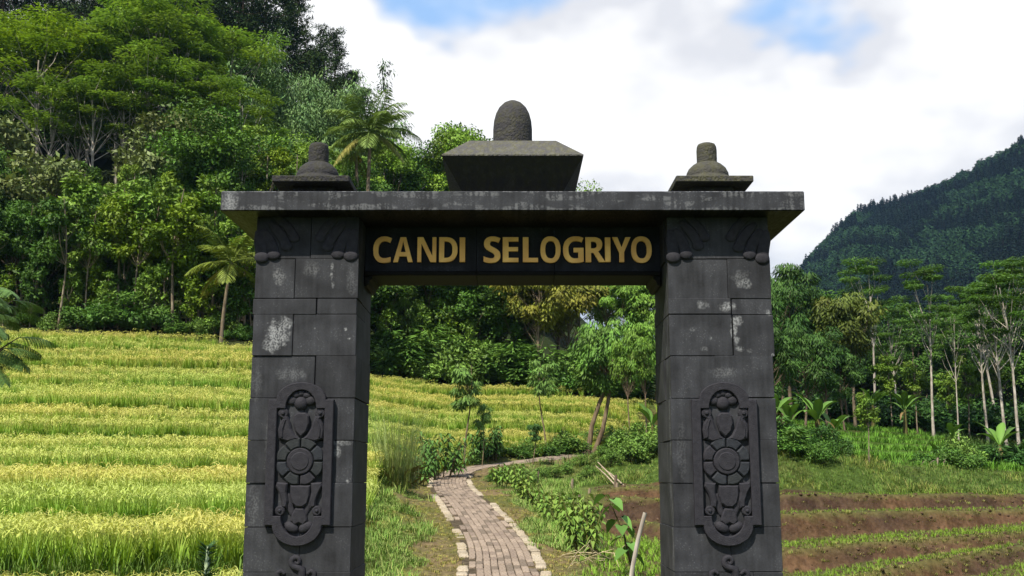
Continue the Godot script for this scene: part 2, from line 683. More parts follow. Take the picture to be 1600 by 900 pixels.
func ground_color(x: float, d: float, g: float, slope: float) -> Color:
	var u := x / maxf(d, 1.0)
	var k := fine.get_noise_2d(x * 0.5 + 40, d * 0.5)
	var grass := Color(0.085, 0.15, 0.03).lerp(Color(0.16, 0.15, 0.06), clampf(0.5 + k, 0, 1) * 0.6)
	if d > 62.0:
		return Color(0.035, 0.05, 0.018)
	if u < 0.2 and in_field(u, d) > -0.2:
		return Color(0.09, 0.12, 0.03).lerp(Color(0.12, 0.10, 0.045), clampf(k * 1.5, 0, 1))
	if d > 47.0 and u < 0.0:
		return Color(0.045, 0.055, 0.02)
	var rd := Vector2(9, 0)
	if d < 56.0 and x > -6.0 and x < 8.0:
		rd = nearest_road(x, d)
	var out := grass
	if u > bearing(905) and d > 15.0:
		var bank := lerpf(36.0, 30.5, smoothstep(bearing(1000), bearing(1225), u))
		if d < bank:
			var earth := Color(0.132, 0.08, 0.047).lerp(Color(0.085, 0.056, 0.039), clampf(0.5 + k * 1.6, 0, 1))
			var top := Color(0.10, 0.12, 0.035)
			if slope > 0.3:  # weeds hang over the upper edge of each bank, the foot is bare earth
				var up := bare_height(x, d + 0.4) - g
				earth = earth * (0.85 + 0.5 * fine.get_noise_2d(x * 5.0, g * 1.2))
				out = Color(0.125, 0.115, 0.045).lerp(earth, clampf(up / 0.10 + k * 0.5, 0, 1))
			else:
				out = top.lerp(earth, 0.4)
			out = grass.lerp(out, smoothstep(bearing(905), bearing(950), u))
		else:
			out = Color(0.06, 0.10, 0.022).lerp(Color(0.09, 0.085, 0.03), clampf(k, 0, 1))
	if rd.x < 2.6:
		var dry := Color(0.20, 0.15, 0.085).lerp(Color(0.13, 0.13, 0.045), clampf(0.5 + k * 1.4, 0, 1))
		out = out.lerp(dry, 1.0 - smoothstep(0.9, 2.4, rd.x + k * 0.8))
	return out


func lines(dense_from: float, dense_to: float, step: float, far: float) -> PackedFloat32Array:
	var a := PackedFloat32Array()
	var lead := []
	var s := step
	var q := dense_from
	while q > -far:
		s *= 1.28
		q -= s
		lead.push_front(q)
	a.append_array(PackedFloat32Array(lead))
	q = dense_from
	while q <= dense_to:
		a.append(q)
		q += step
	s = step
	while q < far:
		a.append(q)
		s *= 1.12
		q += s
	return a


func build_ground() -> void:
	var xs := lines(-27.0, 24.0, 0.2, 2600.0)
	var ds := lines(7.0, 60.0, 0.1, 2600.0)
	var W := xs.size()
	var H := ds.size()
	var b := MB.new()
	b.v.resize(W * H)
	b.n.resize(W * H)
	b.c.resize(W * H)
	b.t.resize(W * H)
	for j in H:
		for i in W:
			b.v[j * W + i] = Vector3(xs[i], ground_at(xs[i], ds[j]), -ds[j])
	for j in H:
		for i in W:
			var k := j * W + i
			var dx := b.v[j * W + mini(i + 1, W - 1)] - b.v[j * W + maxi(i - 1, 0)]
			var dz := b.v[mini(j + 1, H - 1) * W + i] - b.v[maxi(j - 1, 0) * W + i]
			b.n[k] = dx.cross(dz).normalized()
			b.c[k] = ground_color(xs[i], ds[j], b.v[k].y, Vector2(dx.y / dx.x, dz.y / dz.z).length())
			b.t[k] = Vector2(xs[i], ds[j])
	var q := PackedInt32Array()
	q.resize((W - 1) * (H - 1) * 6)
	var at := 0
	for j in H - 1:
		for i in W - 1:
			var k := j * W + i
			for o in [k, k + W, k + 1, k + 1, k + W, k + W + 1]:
				q[at] = o
				at += 1
	b.ix = q
	var g := part("ground", b.done(M.soil), self)
	g.set_meta("kind", "structure")
	tag(g, "terraced hillside ground of grass, brown soil banks and forest floor", "")


func road_frame(s: float, lens: PackedFloat32Array) -> Transform3D:  # x across, y up, -z along
	var i := lens.bsearch(s)
	i = clampi(i, 1, lens.size() - 1)
	var t := clampf((s - lens[i - 1]) / (lens[i] - lens[i - 1]), 0, 1)
	var p := road[i - 1].lerp(road[i], t)
	var a := road[maxi(i - 2, 0)]
	var e := road[mini(i + 1, road.size() - 1)]
	var f := (e - a).normalized()
	var r := f.cross(Vector3.UP).normalized()
	r = (r + Vector3.DOWN * 0.055 * smoothstep(38.5, 40.5, -p.z)).normalized()  # the upper arm leans downhill
	return Transform3D(Basis(r, r.cross(f), -f), p)


func build_path() -> void:
	var lens := PackedFloat32Array([0.0])
	for i in range(1, road.size()):
		lens.append(lens[i - 1] + road[i].distance_to(road[i - 1]))
	var total := lens[lens.size() - 1]
	# bed of dirty mortar under the pavers
	var bed := MB.new()
	bed.col = Color(0.10, 0.08, 0.055)
	var n := int(total / 0.25)
	for i in n:
		var A := road_frame(total * i / n, lens)
		var B := road_frame(total * (i + 1) / n, lens)
		var w := 0.66
		var u := Vector3.UP * 0.012
		bed.quad(A.origin - A.basis.x * w + u, A.origin + A.basis.x * w + u, B.origin + B.basis.x * w + u, B.origin - B.basis.x * w + u)
	var path := part("path", bed.done(M.soil), self)
	tag(path, "narrow footpath of grey-brown pavers that bends right up the slope", "", "", "structure")
	var tones := [Color(0.32, 0.262, 0.212), Color(0.265, 0.215, 0.178), Color(0.37, 0.305, 0.248), Color(0.20, 0.165, 0.135)]
	var bw := 0.118
	var bl := 0.42
	var shapes := []
	for t in tones:
		for q in 2:
			var m := MB.new()
			m.col = t
			var l: float = bl if q == 0 else bl * 0.62
			m.block(Vector3(-bw / 2 + 0.004, -0.03, -l / 2 + 0.004), Vector3(bw / 2 - 0.004, 0.03, l / 2 - 0.004), 0.007)
			shapes.append(m.done(M.paving))
	var rest := MB.new()
	var count := 0
	var spots := []
	for k in 9:
		var s := rnd(0, 0.3)
		while s < total - 0.6:
			var q := 0 if rng.randf() < 0.75 else 1
			var l: float = bl if q == 0 else bl * 0.62
			spots.append([s + l / 2, (k - 4) * (bw + 0.002), q, rng.randi() % 4 if rng.randf() < 0.6 else 0])
			s += l
	spots.sort_custom(func(a, b): return a[0] < b[0])
	for sp in spots:
		var f := road_frame(sp[0], lens)
		var d := -f.origin.z
		if sp[0] > total - 3.0 or (absf(sp[1]) > 0.45 and rng.randf() < 0.25):
			continue
		var tr := Transform3D(f.basis * Basis(Vector3.UP, rnd(-0.02, 0.02)) * Basis(Vector3.BACK, rnd(-0.03, 0.03)), f.origin + f.basis.x * (sp[1] + rnd(-0.004, 0.004)) + Vector3.UP * (0.012 + rnd(-0.007, 0.007)))
		if d > 16.0 and count < 300:
			var o := part("paver", shapes[sp[3] * 2 + sp[2]], path)
			o.transform = tr
			count += 1
		else:
			rest.col = tones[sp[3]]
			var l: float = bl if sp[2] == 0 else bl * 0.62
			rest.block(Vector3(-bw / 2 + 0.004, -0.03, -l / 2 + 0.004), Vector3(bw / 2 - 0.004, 0.03, l / 2 - 0.004), 0.007, tr.basis, tr.origin)
	part("farther_pavers", rest.done(M.paving), path).set_meta("kind", "stuff")
	# kerb of pale stones on both sides, gaps where soil covers it
	var ktones := [Color(0.45, 0.39, 0.30), Color(0.38, 0.33, 0.26), Color(0.50, 0.44, 0.35)]
	var kmesh := []
	for t in ktones:
		for v in 2:
			var m := MB.new()
			m.col = t
			m.block(Vector3(-0.085, -0.09, -0.13 - 0.05 * v), Vector3(0.085, 0.045, 0.13 + 0.05 * v), 0.018, Basis(Vector3.UP, 0.06 - 0.1 * v))
			kmesh.append([m.done(M.paving), 0.28 + 0.1 * v])
	var kn := 0
	for side in [-1.0, 1.0]:
		var s := 7.0
		while s < total - 6.0 and kn < 260:
			var pick: Array = kmesh[rng.randi() % kmesh.size()]
			var f := road_frame(s, lens)
			var d := -f.origin.z
			s += pick[1] + rnd(0, 0.03)
			if d > 37.2 or fine.get_noise_2d(s * 0.6, side * 30) > (0.22 if side > 0 else 0.12):
				continue
			var o := part("kerb_stone", pick[0], path)
			o.transform = Transform3D(f.basis * Basis(Vector3.UP, rnd(-0.08, 0.08)) * Basis(Vector3.RIGHT, rnd(-0.05, 0.05)), f.origin + f.basis.x * side * (0.64 + rnd(-0.02, 0.02)) + Vector3.UP * rnd(-0.015, 0.012))
			kn += 1


func build_hills() -> void:
	# the wooded mountain across the valley on the right, and one far off in the haze
	var ridge := [[1080, 545], [1140, 500], [1205, 460], [1238, 440], [1270, 414], [1300, 386], [1322, 362], [1366, 324], [1440, 304], [1500, 284], [1550, 264], [1600, 240], [1700, 190], [1850, 110], [2100, 60], [2500, 90], [3200, 260]]
	var b := MB.new()
	b.col = Color(0.014, 0.026, 0.014)
	var rows := 26
	var W := 90
	var grid := []
	for i in W:
		var px := lerpf(1080, 3200, float(i) / (W - 1))
		var k := 0
		while k < ridge.size() - 2 and ridge[k + 1][0] < px:
			k += 1
		var py := lerpf(ridge[k][1], ridge[k + 1][1], (px - ridge[k][0]) / float(ridge[k + 1][0] - ridge[k][0]))
		var far := 640.0 + 60.0 * sin(px * 0.01)
		var top := sight(py, far) - 9.0
		var line := []
		for j in rows:
			var t := float(j) / (rows - 5)
			var d := lerpf(300.0, far, t)
			var y := lerpf(2.0, top, pow(minf(t, 1.0), 0.85)) - maxf(t - 1.0, 0) * 300.0
			y += 9.0 * noise.get_noise_2d(px * 0.12, d * 0.35) * (1.0 - smoothstep(0.75, 1.0, t))
			line.append(Vector3(bearing(px) * d * 0.985, y, -d))
		grid.append(line)
	for i in W - 1:
		for j in rows - 1:
			b.quad(grid[i][j], grid[i + 1][j], grid[i + 1][j + 1], grid[i][j + 1])
	var hill := part("hill", b.done(M.soil), self)
	tag(hill, "steep wooded mountain side across the valley on the right", "", "", "structure")
	# its wood, which reads as one dark mass
	var conifer := MB.new()
	rng.seed = 77
	for ring in 10:
		var y := 2.2 + ring * 1.05
		var r := 2.5 * pow(1.0 - ring / 10.6, 0.75)
		for k in 17:
			var a := rnd(0, TAU)
			var o := Vector3(cos(a), 0, sin(a))
			var s := rnd(0.7, 1.25)
			conifer.col = Color(0.015, 0.031, 0.018) * rnd(0.8, 1.2)
			var dir := (o + Vector3(0, rnd(-0.35, 0.1), 0)).normalized()
			conifer.leaf(Vector3(0, y + rnd(-0.4, 0.4), 0) + o * r * 0.2, dir, (Vector3.UP + o * 0.5 + rdir() * 0.5).normalized(), r * s, 0.9, (Vector3.UP * 1.5 + o + rdir() * 0.25).normalized(), 0.3)
	conifer.col = Color(0.05, 0.04, 0.03)
	conifer.tube([Vector3.ZERO, Vector3(0, 12, 0)], [0.25, 0.05], 4)
	var broad := MB.new()
	for k in 260:
		var o := rdir()
		o.y = absf(o.y) * 1.2 - 0.3
		broad.col = Color(0.015, 0.034, 0.015) * rnd(0.6, 1.5)
		var cl := Vector3(3.2 * o.x, 5.0 + 3.0 * o.y, 3.2 * o.z) * (1.0 + 0.18 * sin(o.x * 7.0) * cos(o.z * 6.0))
		broad.leaf(cl, rdir(), (o + rdir() * 0.6).normalized(), 1.3, 1.0, (o + Vector3.UP * 0.4 + rdir() * 0.4).normalized())
	var cm := conifer.done(M.needle)
	var bm := broad.done(M.needle)
	var at := [[], []]
	var tint := [[], []]
	for i in 21000:
		var fi := rnd(0, 52)
		var fj := rnd(0, rows - 4.4)
		var i0 := int(fi)
		var j0 := int(fj)
		var p: Vector3 = grid[i0][j0].lerp(grid[i0 + 1][j0], fi - i0).lerp(grid[i0][j0 + 1].lerp(grid[i0 + 1][j0 + 1], fi - i0), fj - j0)
		if p.x / -p.z > 0.85:
			continue
		var kind := 1 if noise.get_noise_2d(p.x * 0.5, p.y * 0.7) + 0.75 * (1.0 - (p.x / -p.z) * 3.0) * (1.0 - fj / rows) > -0.02 else 0
		var s := rnd(0.55, 1.0)
		at[kind].append(Transform3D(Basis(Vector3.UP, rnd(0, TAU)).scaled(Vector3(s, s * rnd(0.7, 1.05), s)), p))
		tint[kind].append(Color.WHITE * rnd(0.7, 1.2))
	tag(scatter("far_conifer_wood", cm, at[0], tint[0]), "dark conifer wood covering the mountain on the right", "")
	tag(scatter("far_leafy_wood", bm, at[1], tint[1]), "rounded leafy trees on the lower slope of the mountain", "")


# ---------------------------------------------------------------- the gateway
const GATE := Vector3(0.006, 0, -9.0)


func stone_picture(w: float, h: float, ppm: float, stains: Array, sd: int, wear := 0.0) -> ImageTexture:  # weathered andesite: grain, streaks, specks and lichen
	var W := int(w * ppm)
	var H := int(h * ppm)
	var im := Image.create(W, H, false, Image.FORMAT_RGB8)
	var bumps := Image.create(W, H, false, Image.FORMAT_RGB8)
	var f := FastNoiseLite.new()
	f.seed = sd
	f.frequency = 1.0
	f.fractal_octaves = 4
	var g := FastNoiseLite.new()
	g.seed = sd + 5
	g.frequency = 1.0
	g.noise_type = FastNoiseLite.TYPE_SIMPLEX
	g.fractal_octaves = 2
	for j in H:
		var y := h - (j + 0.5) / ppm
		for i in W:
			var x := (i + 0.5) / ppm
			var a := f.get_noise_2d(x * 3.0, y * 3.0)
			var b := g.get_noise_2d(x * 40.0, y * 40.0)
			var s := g.get_noise_2d(x * 16.0 + 30.0, y * 1.6)
			var k := 1.0 + 0.5 * a + 0.10 * b + 0.16 * s
			var c := Color(0.031, 0.0328, 0.0392) * maxf(k, 0.4)
			var m := 0.0
			for q in stains:
				var dx: float = (x - q[0]) / q[2]
				var dy: float = (y - q[1]) / q[3]
				var r := dx * dx + dy * dy
				if r < 3.0:
					m = maxf(m, clampf(1.05 - r + 0.75 * f.get_noise_2d(x * 14.0 + 7.0, y * 14.0), 0, 1) * (0.62 + 0.7 * b + 0.35 * s) * q[4])
			if wear > 0.0:
				var e := clampf((f.get_noise_2d(x * 2.2 + 50.0, y * 9.0) + 0.35 * absf(y - h * 0.5) / h * 2.0 - 0.16) * 4.0, 0, 1)
				m = maxf(m, e * clampf(0.45 + 1.3 * s + 0.8 * b, 0, 1) * wear)
			if b > 0.68 and a > 0.2:
				m = maxf(m, 0.2)
			c = c.lerp(Color(0.23, 0.24, 0.26), clampf(m, 0, 1))
			im.set_pixel(i, j, c.linear_to_srgb())
			var pit := 0.3 if b < -0.42 and a < 0.1 else 0.0
			var hh := clampf(0.55 + 0.25 * b + 0.5 * a - pit, 0, 1)
			bumps.set_pixel(i, j, Color(hh, hh, hh))
	bumps.bump_map_to_normal_map(1.6)
	stone_bumps = ImageTexture.create_from_image(bumps)
	return ImageTexture.create_from_image(im)


var stone_bumps: ImageTexture


func stone_skin(called: String, t: Texture2D) -> StandardMaterial3D:
	var m := std(called, 0.68, 0.22)
	m.albedo_texture = t
	m.normal_enabled = true
	m.normal_texture = stone_bumps
	m.normal_scale = 0.16
	return m


func skin_uv(b: MB, x0: float, w: float, z0: float, depth: float, h: float) -> void:
	for i in b.v.size():
		var p := b.v[i]
		var u := clampf((p.x - x0) / w, 0.0, 1.0) * 0.5
		if absf(b.n[i].x) > 0.75:
			u = 0.5 + clampf((p.z - z0) / depth, 0.0, 1.0) * 0.5
		elif absf(b.n[i].y) > 0.75:
			b.t[i] = Vector2(u, (p.z - z0) / h)
			continue
		b.t[i] = Vector2(u, 1.0 - p.y / h)


func relief(points: Array, radii: Array, s: float, z := 0.7, sides := 10) -> MB:
	var b := MB.new()
	b.col = Color(0.0325, 0.0344, 0.041)
	var p := []
	var r := []
	for i in points.size():
		p.append(Vector3(points[i][0] * s, points[i][1] * s, 0))
		r.append(radii[i] * s)
	# round both ends
	b.tube(p, r, sides)
	b.ellipsoid(p[0], Vector3(r[0], 0, 0), Vector3(0, r[0], 0), Vector3(0, 0, r[0]), 6, 10)
	var e := p.size() - 1
	b.ellipsoid(p[e], Vector3(r[e], 0, 0), Vector3(0, r[e], 0), Vector3(0, 0, r[e]), 6, 10)
	b.flatten(z)
	return b


func boss(x: float, y: float, rx: float, ry: float, rz: float, s: float, turn := 0.0) -> MB:
	var b := MB.new()
	b.col = Color(0.0325, 0.0344, 0.041)
	var c := Vector2(cos(turn), sin(turn))
	b.ellipsoid(Vector3(x * s, y * s, 0), Vector3(c.x, c.y, 0) * rx * s, Vector3(-c.y, c.x, 0) * ry * s, Vector3(0, 0, rz * s), 8, 14)
	return b


func spiral(cx: float, cy: float, r0: float, turns: float, side: float) -> Array:
	var a := []
	for i in 15:
		var t := i / 14.0
		var an := -PI / 2 - side * TAU * turns * (1 - t)
		a.append([cx + cos(an) * r0 * (0.18 + 0.82 * t) * 1.0, cy + sin(an) * r0 * (0.18 + 0.82 * t)])
	return a


func curl(x: float, y: float, r: float, n := 14) -> Array:
	var a := []
	for i in n:
		a.append([x + cos(TAU * i / n) * r, y + sin(TAU * i / n) * r])
	return a


func carved_panel(gate: Node3D, cx: float) -> void:
	var s := 0.00192
	var o := Node3D.new()
	o.name = "carved_panel"
	gate.add_child(o, true)
	o.position = Vector3(cx, 1.713, 0.004)
	o.set_meta("label", "tall carved flower panel with a rosette on the pillar front")
	var half := PackedVector2Array()
	for i in 9:
		var a := PI / 2 + PI / 2 * i / 8.0
		half.append(Vector2(110 * cos(a), 270 + 77 * sin(a)))
	half.append_array([Vector2(-145, 270), Vector2(-145, -275), Vector2(-112, -275)])
	for i in 9:
		var a := PI + PI / 2 * i / 8.0
		half.append(Vector2(108 * cos(a), -276 + 87 * sin(a)))
	for i in 8:
		var a := PI * 1.5 - PI / 2 * i / 7.0
		half.append(Vector2(72 * cos(a), -235 - 88 * absf(sin(a))))
	half.append_array([Vector2(-105, -235), Vector2(-105, 230), Vector2(-72, 230)])
	for i in 8:
		var a := PI - PI / 2 * i / 7.0
		half.append(Vector2(68 * cos(a), 231 + 82 * sin(a)))
	var clean := PackedVector2Array()
	for p in half:
		if absf(p.x) < 0.5:
			p.x = 0.0
		if clean.is_empty() or clean[clean.size() - 1].distance_to(p) > 1.0:
			clean.append(p)
	for side in [1.0, -1.0]:
		var poly := PackedVector2Array()
		for p in clean:
			poly.append(Vector2(p.x * side, p.y) * s)
		if side < 0:
			poly.reverse()
		var b := MB.new()
		b.col = Color(0.0325, 0.0344, 0.041)
		b.prism(poly, -0.01, 0.04, 0.006, 0.0)
		part("frame", b.done(M.carved_stone), o)
	var add := func(called: String, b: MB): part(called, b.done(M.carved_stone), o)
	for q in [[-44, 266, 26, 22], [38, 266, 26, 22], [-27, 292, 22, 18], [-3, 299, 20, 17], [22, 291, 22, 18]]:
		add.call("petal", boss(q[0], q[1], q[2], q[3], 13, s))
	add.call("flower_heart", boss(-4, 254, 31, 31, 19, s))
	for d in [-1.0, 1.0]:
		var m := 3.0
		for shape in [["scroll_leaf", [[6, 98], [60, 84], [97, 98], [103, 135], [97, 163], [84, 184], [88, 198], [62, 200], [50, 172], [42, 142], [26, 114]], 0.034, 0.014], ["hanging_leaf", [[50, -94], [98, -90], [103, -108], [86, -140], [76, -172], [74, -198], [52, -202], [46, -170], [54, -135]], 0.034, 0.013], ["scroll_leaf", curl(81, 211, 23), 0.03, 0.008], ["hanging_leaf", curl(80, -213, 22), 0.03, 0.008], ["curl_eye", curl(82, 211, 9), 0.044, 0.008], ["curl_eye", curl(81, -213, 8), 0.042, 0.008], ["leaf_rib", [[78, 104], [86, 104], [88, 140], [74, 182], [66, 182], [78, 140]], 0.043, 0.006]]:
			var poly := PackedVector2Array()
			for q in shape[1]:
				poly.append(Vector2(m + d * q[0], q[1]) * s)
			if Geometry2D.is_polygon_clockwise(poly):
				poly.reverse()
			var lb := MB.new()
			lb.col = Color(0.0325, 0.0344, 0.041)
			lb.prism(poly, -0.01, shape[2], shape[3])
			add.call(shape[0], lb)
		add.call("base_lobe", boss(5 + d * 31, -284, 34, 23, 16, s, d * 0.5))
		add.call("side_leaf", relief([[m + d * 50, -150], [m + d * 42, -190], [m + d * 28, -225]], [13, 17, 12], s, 0.45))
	var bud := PackedVector2Array()
	for q in [[-33, 200], [-36, 165], [-26, 130], [0, 104], [26, 130], [36, 165], [33, 200], [18, 213], [-18, 213]]:
		bud.append(Vector2(q[0] + 2, q[1]) * s)
	var vase := PackedVector2Array()
	for q in [[-44, -104], [-43, -150], [-34, -182], [-14, -198], [14, -198], [34, -182], [43, -150], [44, -104]]:
		vase.append(Vector2(q[0] + 8, q[1]) * s)
	var skirt := PackedVector2Array()
	for q in [[-18, -202], [-32, -228], [-38, -256], [-20, -276], [0, -266], [20, -276], [38, -256], [32, -228], [18, -202]]:
		skirt.append(Vector2(q[0] + 6, q[1]) * s)
	for q in [["bud", bud, 0.03], ["vase", vase, 0.03], ["skirt", skirt, 0.024]]:
		var b := MB.new()
		b.col = Color(0.0325, 0.0344, 0.041)
		b.prism(q[1], -0.01, q[2], 0.012)
		add.call(q[0], b)
	for k in 8:
		var sector := PackedVector2Array()
		var a0 := TAU * (k + 0.04) / 8
		var a1 := TAU * (k + 0.96) / 8
		for i in 7:
			var a := lerpf(a0, a1, i / 6.0)
			var r := 100.0 + 7.0 * sin(PI * i / 6.0)
			sector.append(Vector2(3 + cos(a) * r, sin(a) * r) * s)
		for i in 5:
			var a := lerpf(a1, a0, i / 4.0)
			sector.append(Vector2(3 + cos(a) * 60, sin(a) * 60) * s)
		var b := MB.new()
		b.col = Color(0.0325, 0.0344, 0.041) * rnd(0.92, 1.08)
		b.prism(sector, -0.01, 0.03, 0.011)
		add.call("rosette_petal", b)
	for q in [["rosette_ring", 58.0, 0.037, 0.009], ["rosette_disc", 42.0, 0.044, 0.01]]:
		var poly := PackedVector2Array()
		for p in curl(3, 0, q[1], 36):
			poly.append(Vector2(p[0], p[1]) * s)
		var rb := MB.new()
		rb.col = Color(0.0325, 0.0344, 0.041)
		rb.prism(poly, -0.01, q[2], q[3])
		add.call(q[0], rb)
	# motif below the panel
	var low := Node3D.new()
	low.name = "lower_carving"
	gate.add_child(low, true)
	low.position = Vector3(cx, 0.56, 0.004)
	low.set_meta("label", "scrolled leaf carving on the pillar foot")
	var put := func(called: String, b: MB): part(called, b.done(M.carved_stone), low)
	var sp := spiral(0, 172, 26, 1.2, 1.0)
	var sr := []
	for i in sp.size():
		sr.append(6 + 9.0 * i / 14.0)
	sp.append_array([[24, 140], [26, 100], [10, 60], [0, 20]])
	sr.append_array([17, 20, 20, 18])
	put.call("scroll_leaf", relief(sp, sr, s, 0.85))
	for d in [-1.0, 1.0]:
		put.call("scroll_leaf", relief([[d * 52, 122], [d * 64, 132], [d * 78, 124], [d * 80, 106], [d * 62, 92], [d * 50, 60], [d * 40, 0], [d * 14, -60]], [8, 10, 12, 13, 16, 22, 24, 14], s, 0.85))
		put.call("outer_leaf", relief([[d * 104, 60], [d * 100, 10], [d * 80, -50], [d * 40, -90]], [12, 18, 20, 14], s, 0.8))
	put.call("bud", boss(0, -60, 40, 60, 28, s))


func build_gate() -> void:
	rng.seed = 9
	var gate := thing("stone_gate", GATE, "dark stone gateway of two carved pillars and a flat slab spanning the footpath", "gate")
	var P := func(px: float, py: float) -> Vector2:  # a mark seen on the pillar fronts, in the gate's own metres
		var q := hang(px, py, 9.0) - GATE
		return Vector2(q.x, q.y)
	var marks := {
		-1.0: [[434, 522, 20, 25, 1.15], [424, 538, 14, 15, 1.0], [445, 506, 14, 13, 0.9], [436, 432, 11, 15, 0.6], [487, 420, 14, 14, 0.3], [519, 416, 3, 7, 1.0], [518, 432, 2.5, 8, 0.9], [520, 445, 3, 6, 0.6], [455, 585, 26, 12, 0.28], [550, 440, 9, 26, 0.22], [395, 790, 10, 40, 0.22], [530, 692, 22, 5, 0.45], [527, 705, 6, 12, 0.6], [543, 752, 3, 3, 0.8], [470, 715, 20, 22, 0.2], [540, 514, 3, 3, 0.9], [545, 529, 3, 2, 0.9], [492, 513, 2, 2, 0.8], [420, 692, 6, 60, 0.22], [400, 600, 10, 30, 0.15]],
		1.0: [[1163, 443, 15, 9, 0.85], [1158, 432, 18, 12, 0.35], [1137, 479, 15, 9, 0.8], [1098, 476, 11, 8, 0.45], [1150, 501, 11, 9, 1.0], [1146, 515, 6, 16, 0.95], [1150, 532, 6, 9, 0.8], [1156, 545, 8, 5, 0.7], [1171, 548, 6, 4, 0.35], [1201, 489, 5, 6, 0.6], [1207, 555, 3, 3, 0.8], [1082, 515, 5, 4, 0.5], [1130, 582, 24, 10, 0.28], [1135, 715, 20, 22, 0.2], [1110, 528, 3, 3, 0.6], [1065, 700, 8, 50, 0.14], [1100, 545, 8, 5, 0.3]],
	}
	var levels := [0.0, 0.26, 0.53, 0.804, 1.168, 1.531, 1.889, 2.246, 2.609, 2.971, 3.112, 3.464, 3.84]
	var joints := {-1.0: [-0.05, 0.12, -0.1, 0.02, 0.0, -0.02, 0.02, 0.1, -0.1, 0.1, -0.1, 0.03], 1.0: [0.1, -0.1, 0.2, 0.02, 0.0, 0.0, 0.02, -0.06, 0.1, 0.1, 0.07, -0.1]}
	for side in [-1.0, 1.0]:
		var cx: float = side * 1.80
		var stains := []
		for q in marks[side]:
			var p: Vector2 = P.call(q[0], q[1])
			stains.append([p.x - (cx - 0.45), p.y, q[2] * 0.0054, q[3] * 0.0054, q[4]])
		if side > 0:
			for q in [[1.72, 2.05, 0.05, 0.34, 0.5], [1.66, 1.55, 0.04, 0.3, 0.45], [1.74, 1.1, 0.04, 0.4, 0.4], [1.6, 2.6, 0.03, 0.2, 0.25], [1.5, 1.8, 0.03, 0.4, 0.2], [1.70, 0.7, 0.05, 0.3, 0.3], [1.72, 3.1, 0.04, 0.3, 0.25]]:
				stains.append(q)
		var skin := stone_skin("andesite", stone_picture(1.8, 3.84, 260.0, stains, 20 + int(side)))
		var core := MB.new()
		core.col = Color(0.25, 0.25, 0.25)
		core.block(Vector3(cx - 0.425, 0, -0.875), Vector3(cx + 0.425, 3.835, -0.025), 0.002)
		skin_uv(core, cx - 0.45, 0.9, -0.9, 0.9, 3.84)
		var pillar := part("pillar", core.done(skin), gate)
		pillar.set_meta("label", "left pillar of dark stone blocks" if side < 0 else "right pillar of dark stone blocks")
		for i in levels.size() - 1:
			var split: float = cx + joints[side][i]
			var deep := -0.42 + 0.2 * (i % 3) - 0.1
			var proud := 0.0 if i > 1 else 0.03
			for h in 2:
				for dpt in 2:
					var b := MB.new()
					b.col = Color.WHITE * rnd(0.76, 1.24)
					var x0 := (cx - 0.45 - proud if h == 0 else split) + 0.0018
					var x1 := (split if h == 0 else cx + 0.45 + proud) - 0.0018
					var z0 := (-0.9 - proud if dpt == 0 else deep) + 0.0018
					var z1 := (deep if dpt == 0 else proud) - 0.0018
					if dpt == 1:
						z1 += rnd(-0.004, 0.004)
					if h == 0:
						x0 += rnd(-0.003, 0.004)
					else:
						x1 += rnd(-0.004, 0.003)
					b.block(Vector3(x0, levels[i] + 0.0018, z0), Vector3(x1, levels[i + 1] - 0.0018, z1), rnd(0.002, 0.0045), Basis(Vector3(rnd(-1, 1), rnd(-1, 1), rnd(-1, 1)).normalized(), rnd(0, 0.0035)))
					skin_uv(b, cx - 0.45, 0.9, -0.9, 0.9, 3.84)
					part("stone_block", b.done(skin), pillar)
		carved_panel(gate, cx)
	# hanging lobes of the capitals
	for g in [[[409, 402], [428, 398], [447, 385], [460, 372], [399, 345]], [[548, 400], [528, 397], [512, 386], [500, 372], [560, 345]], [[1052, 402], [1072, 397], [1091, 384], [1101, 371], [1042, 345]], [[1191, 404], [1171, 398], [1154, 387], [1142, 371], [1203, 345]]]:
		var capital := Node3D.new()
		capital.name = "capital_carving"
		gate.add_child(capital, true)
		var root: Vector2 = P.call(g[4][0], g[4][1])
		for i in 4:
			var tip: Vector2 = P.call(g[i][0], g[i][1])
			var top := tip.lerp(root, 0.5) + Vector2(0, 0.05)
			var r := 0.057 - 0.005 * i
			var b := relief([[tip.x, tip.y + 0.01], [lerpf(tip.x, top.x, 0.3), tip.y + 0.09], [lerpf(tip.x, top.x, 0.7), tip.y + 0.16], [top.x, maxf(top.y, tip.y + 0.2)]], [r * 0.95, r * 0.95, r * 0.9, r * 0.6], 1.0, 0.22)
			part("hanging_leaf", b.done(M.carved_stone), capital, null, Vector3(0, 0, 0.004))
			b = boss(tip.x, tip.y, r * 1.14, r * 0.9, r * (0.36 if i < 2 else 0.24), 1.0)
			part("hanging_lobe", b.done(M.carved_stone), capital, null, Vector3(0, 0, 0.004))
	# lintel, set back, with its blocks, drip ledge and corner brackets
	var ls := []
	for q in [[819.5, 354, 9, 8, 0.14], [851, 355, 12, 11, 0.14], [690, 420, 40, 7, 0.12], [1000, 420, 14, 8, 0.1]]:
		var p := hang(q[0], q[1], 9.39) - GATE
		ls.append([p.x + 1.4, p.y - 3.38, q[2] * 0.0056, q[3] * 0.0056, q[4]])
	var lskin := stone_skin("lintel_stone", stone_picture(2.8, 0.46, 200.0, ls, 31))
	var lintel := Node3D.new()
	lintel.name = "lintel"
	gate.add_child(lintel, true)
	var cuts := [-1.349, -0.33, 0.38, 1.349]
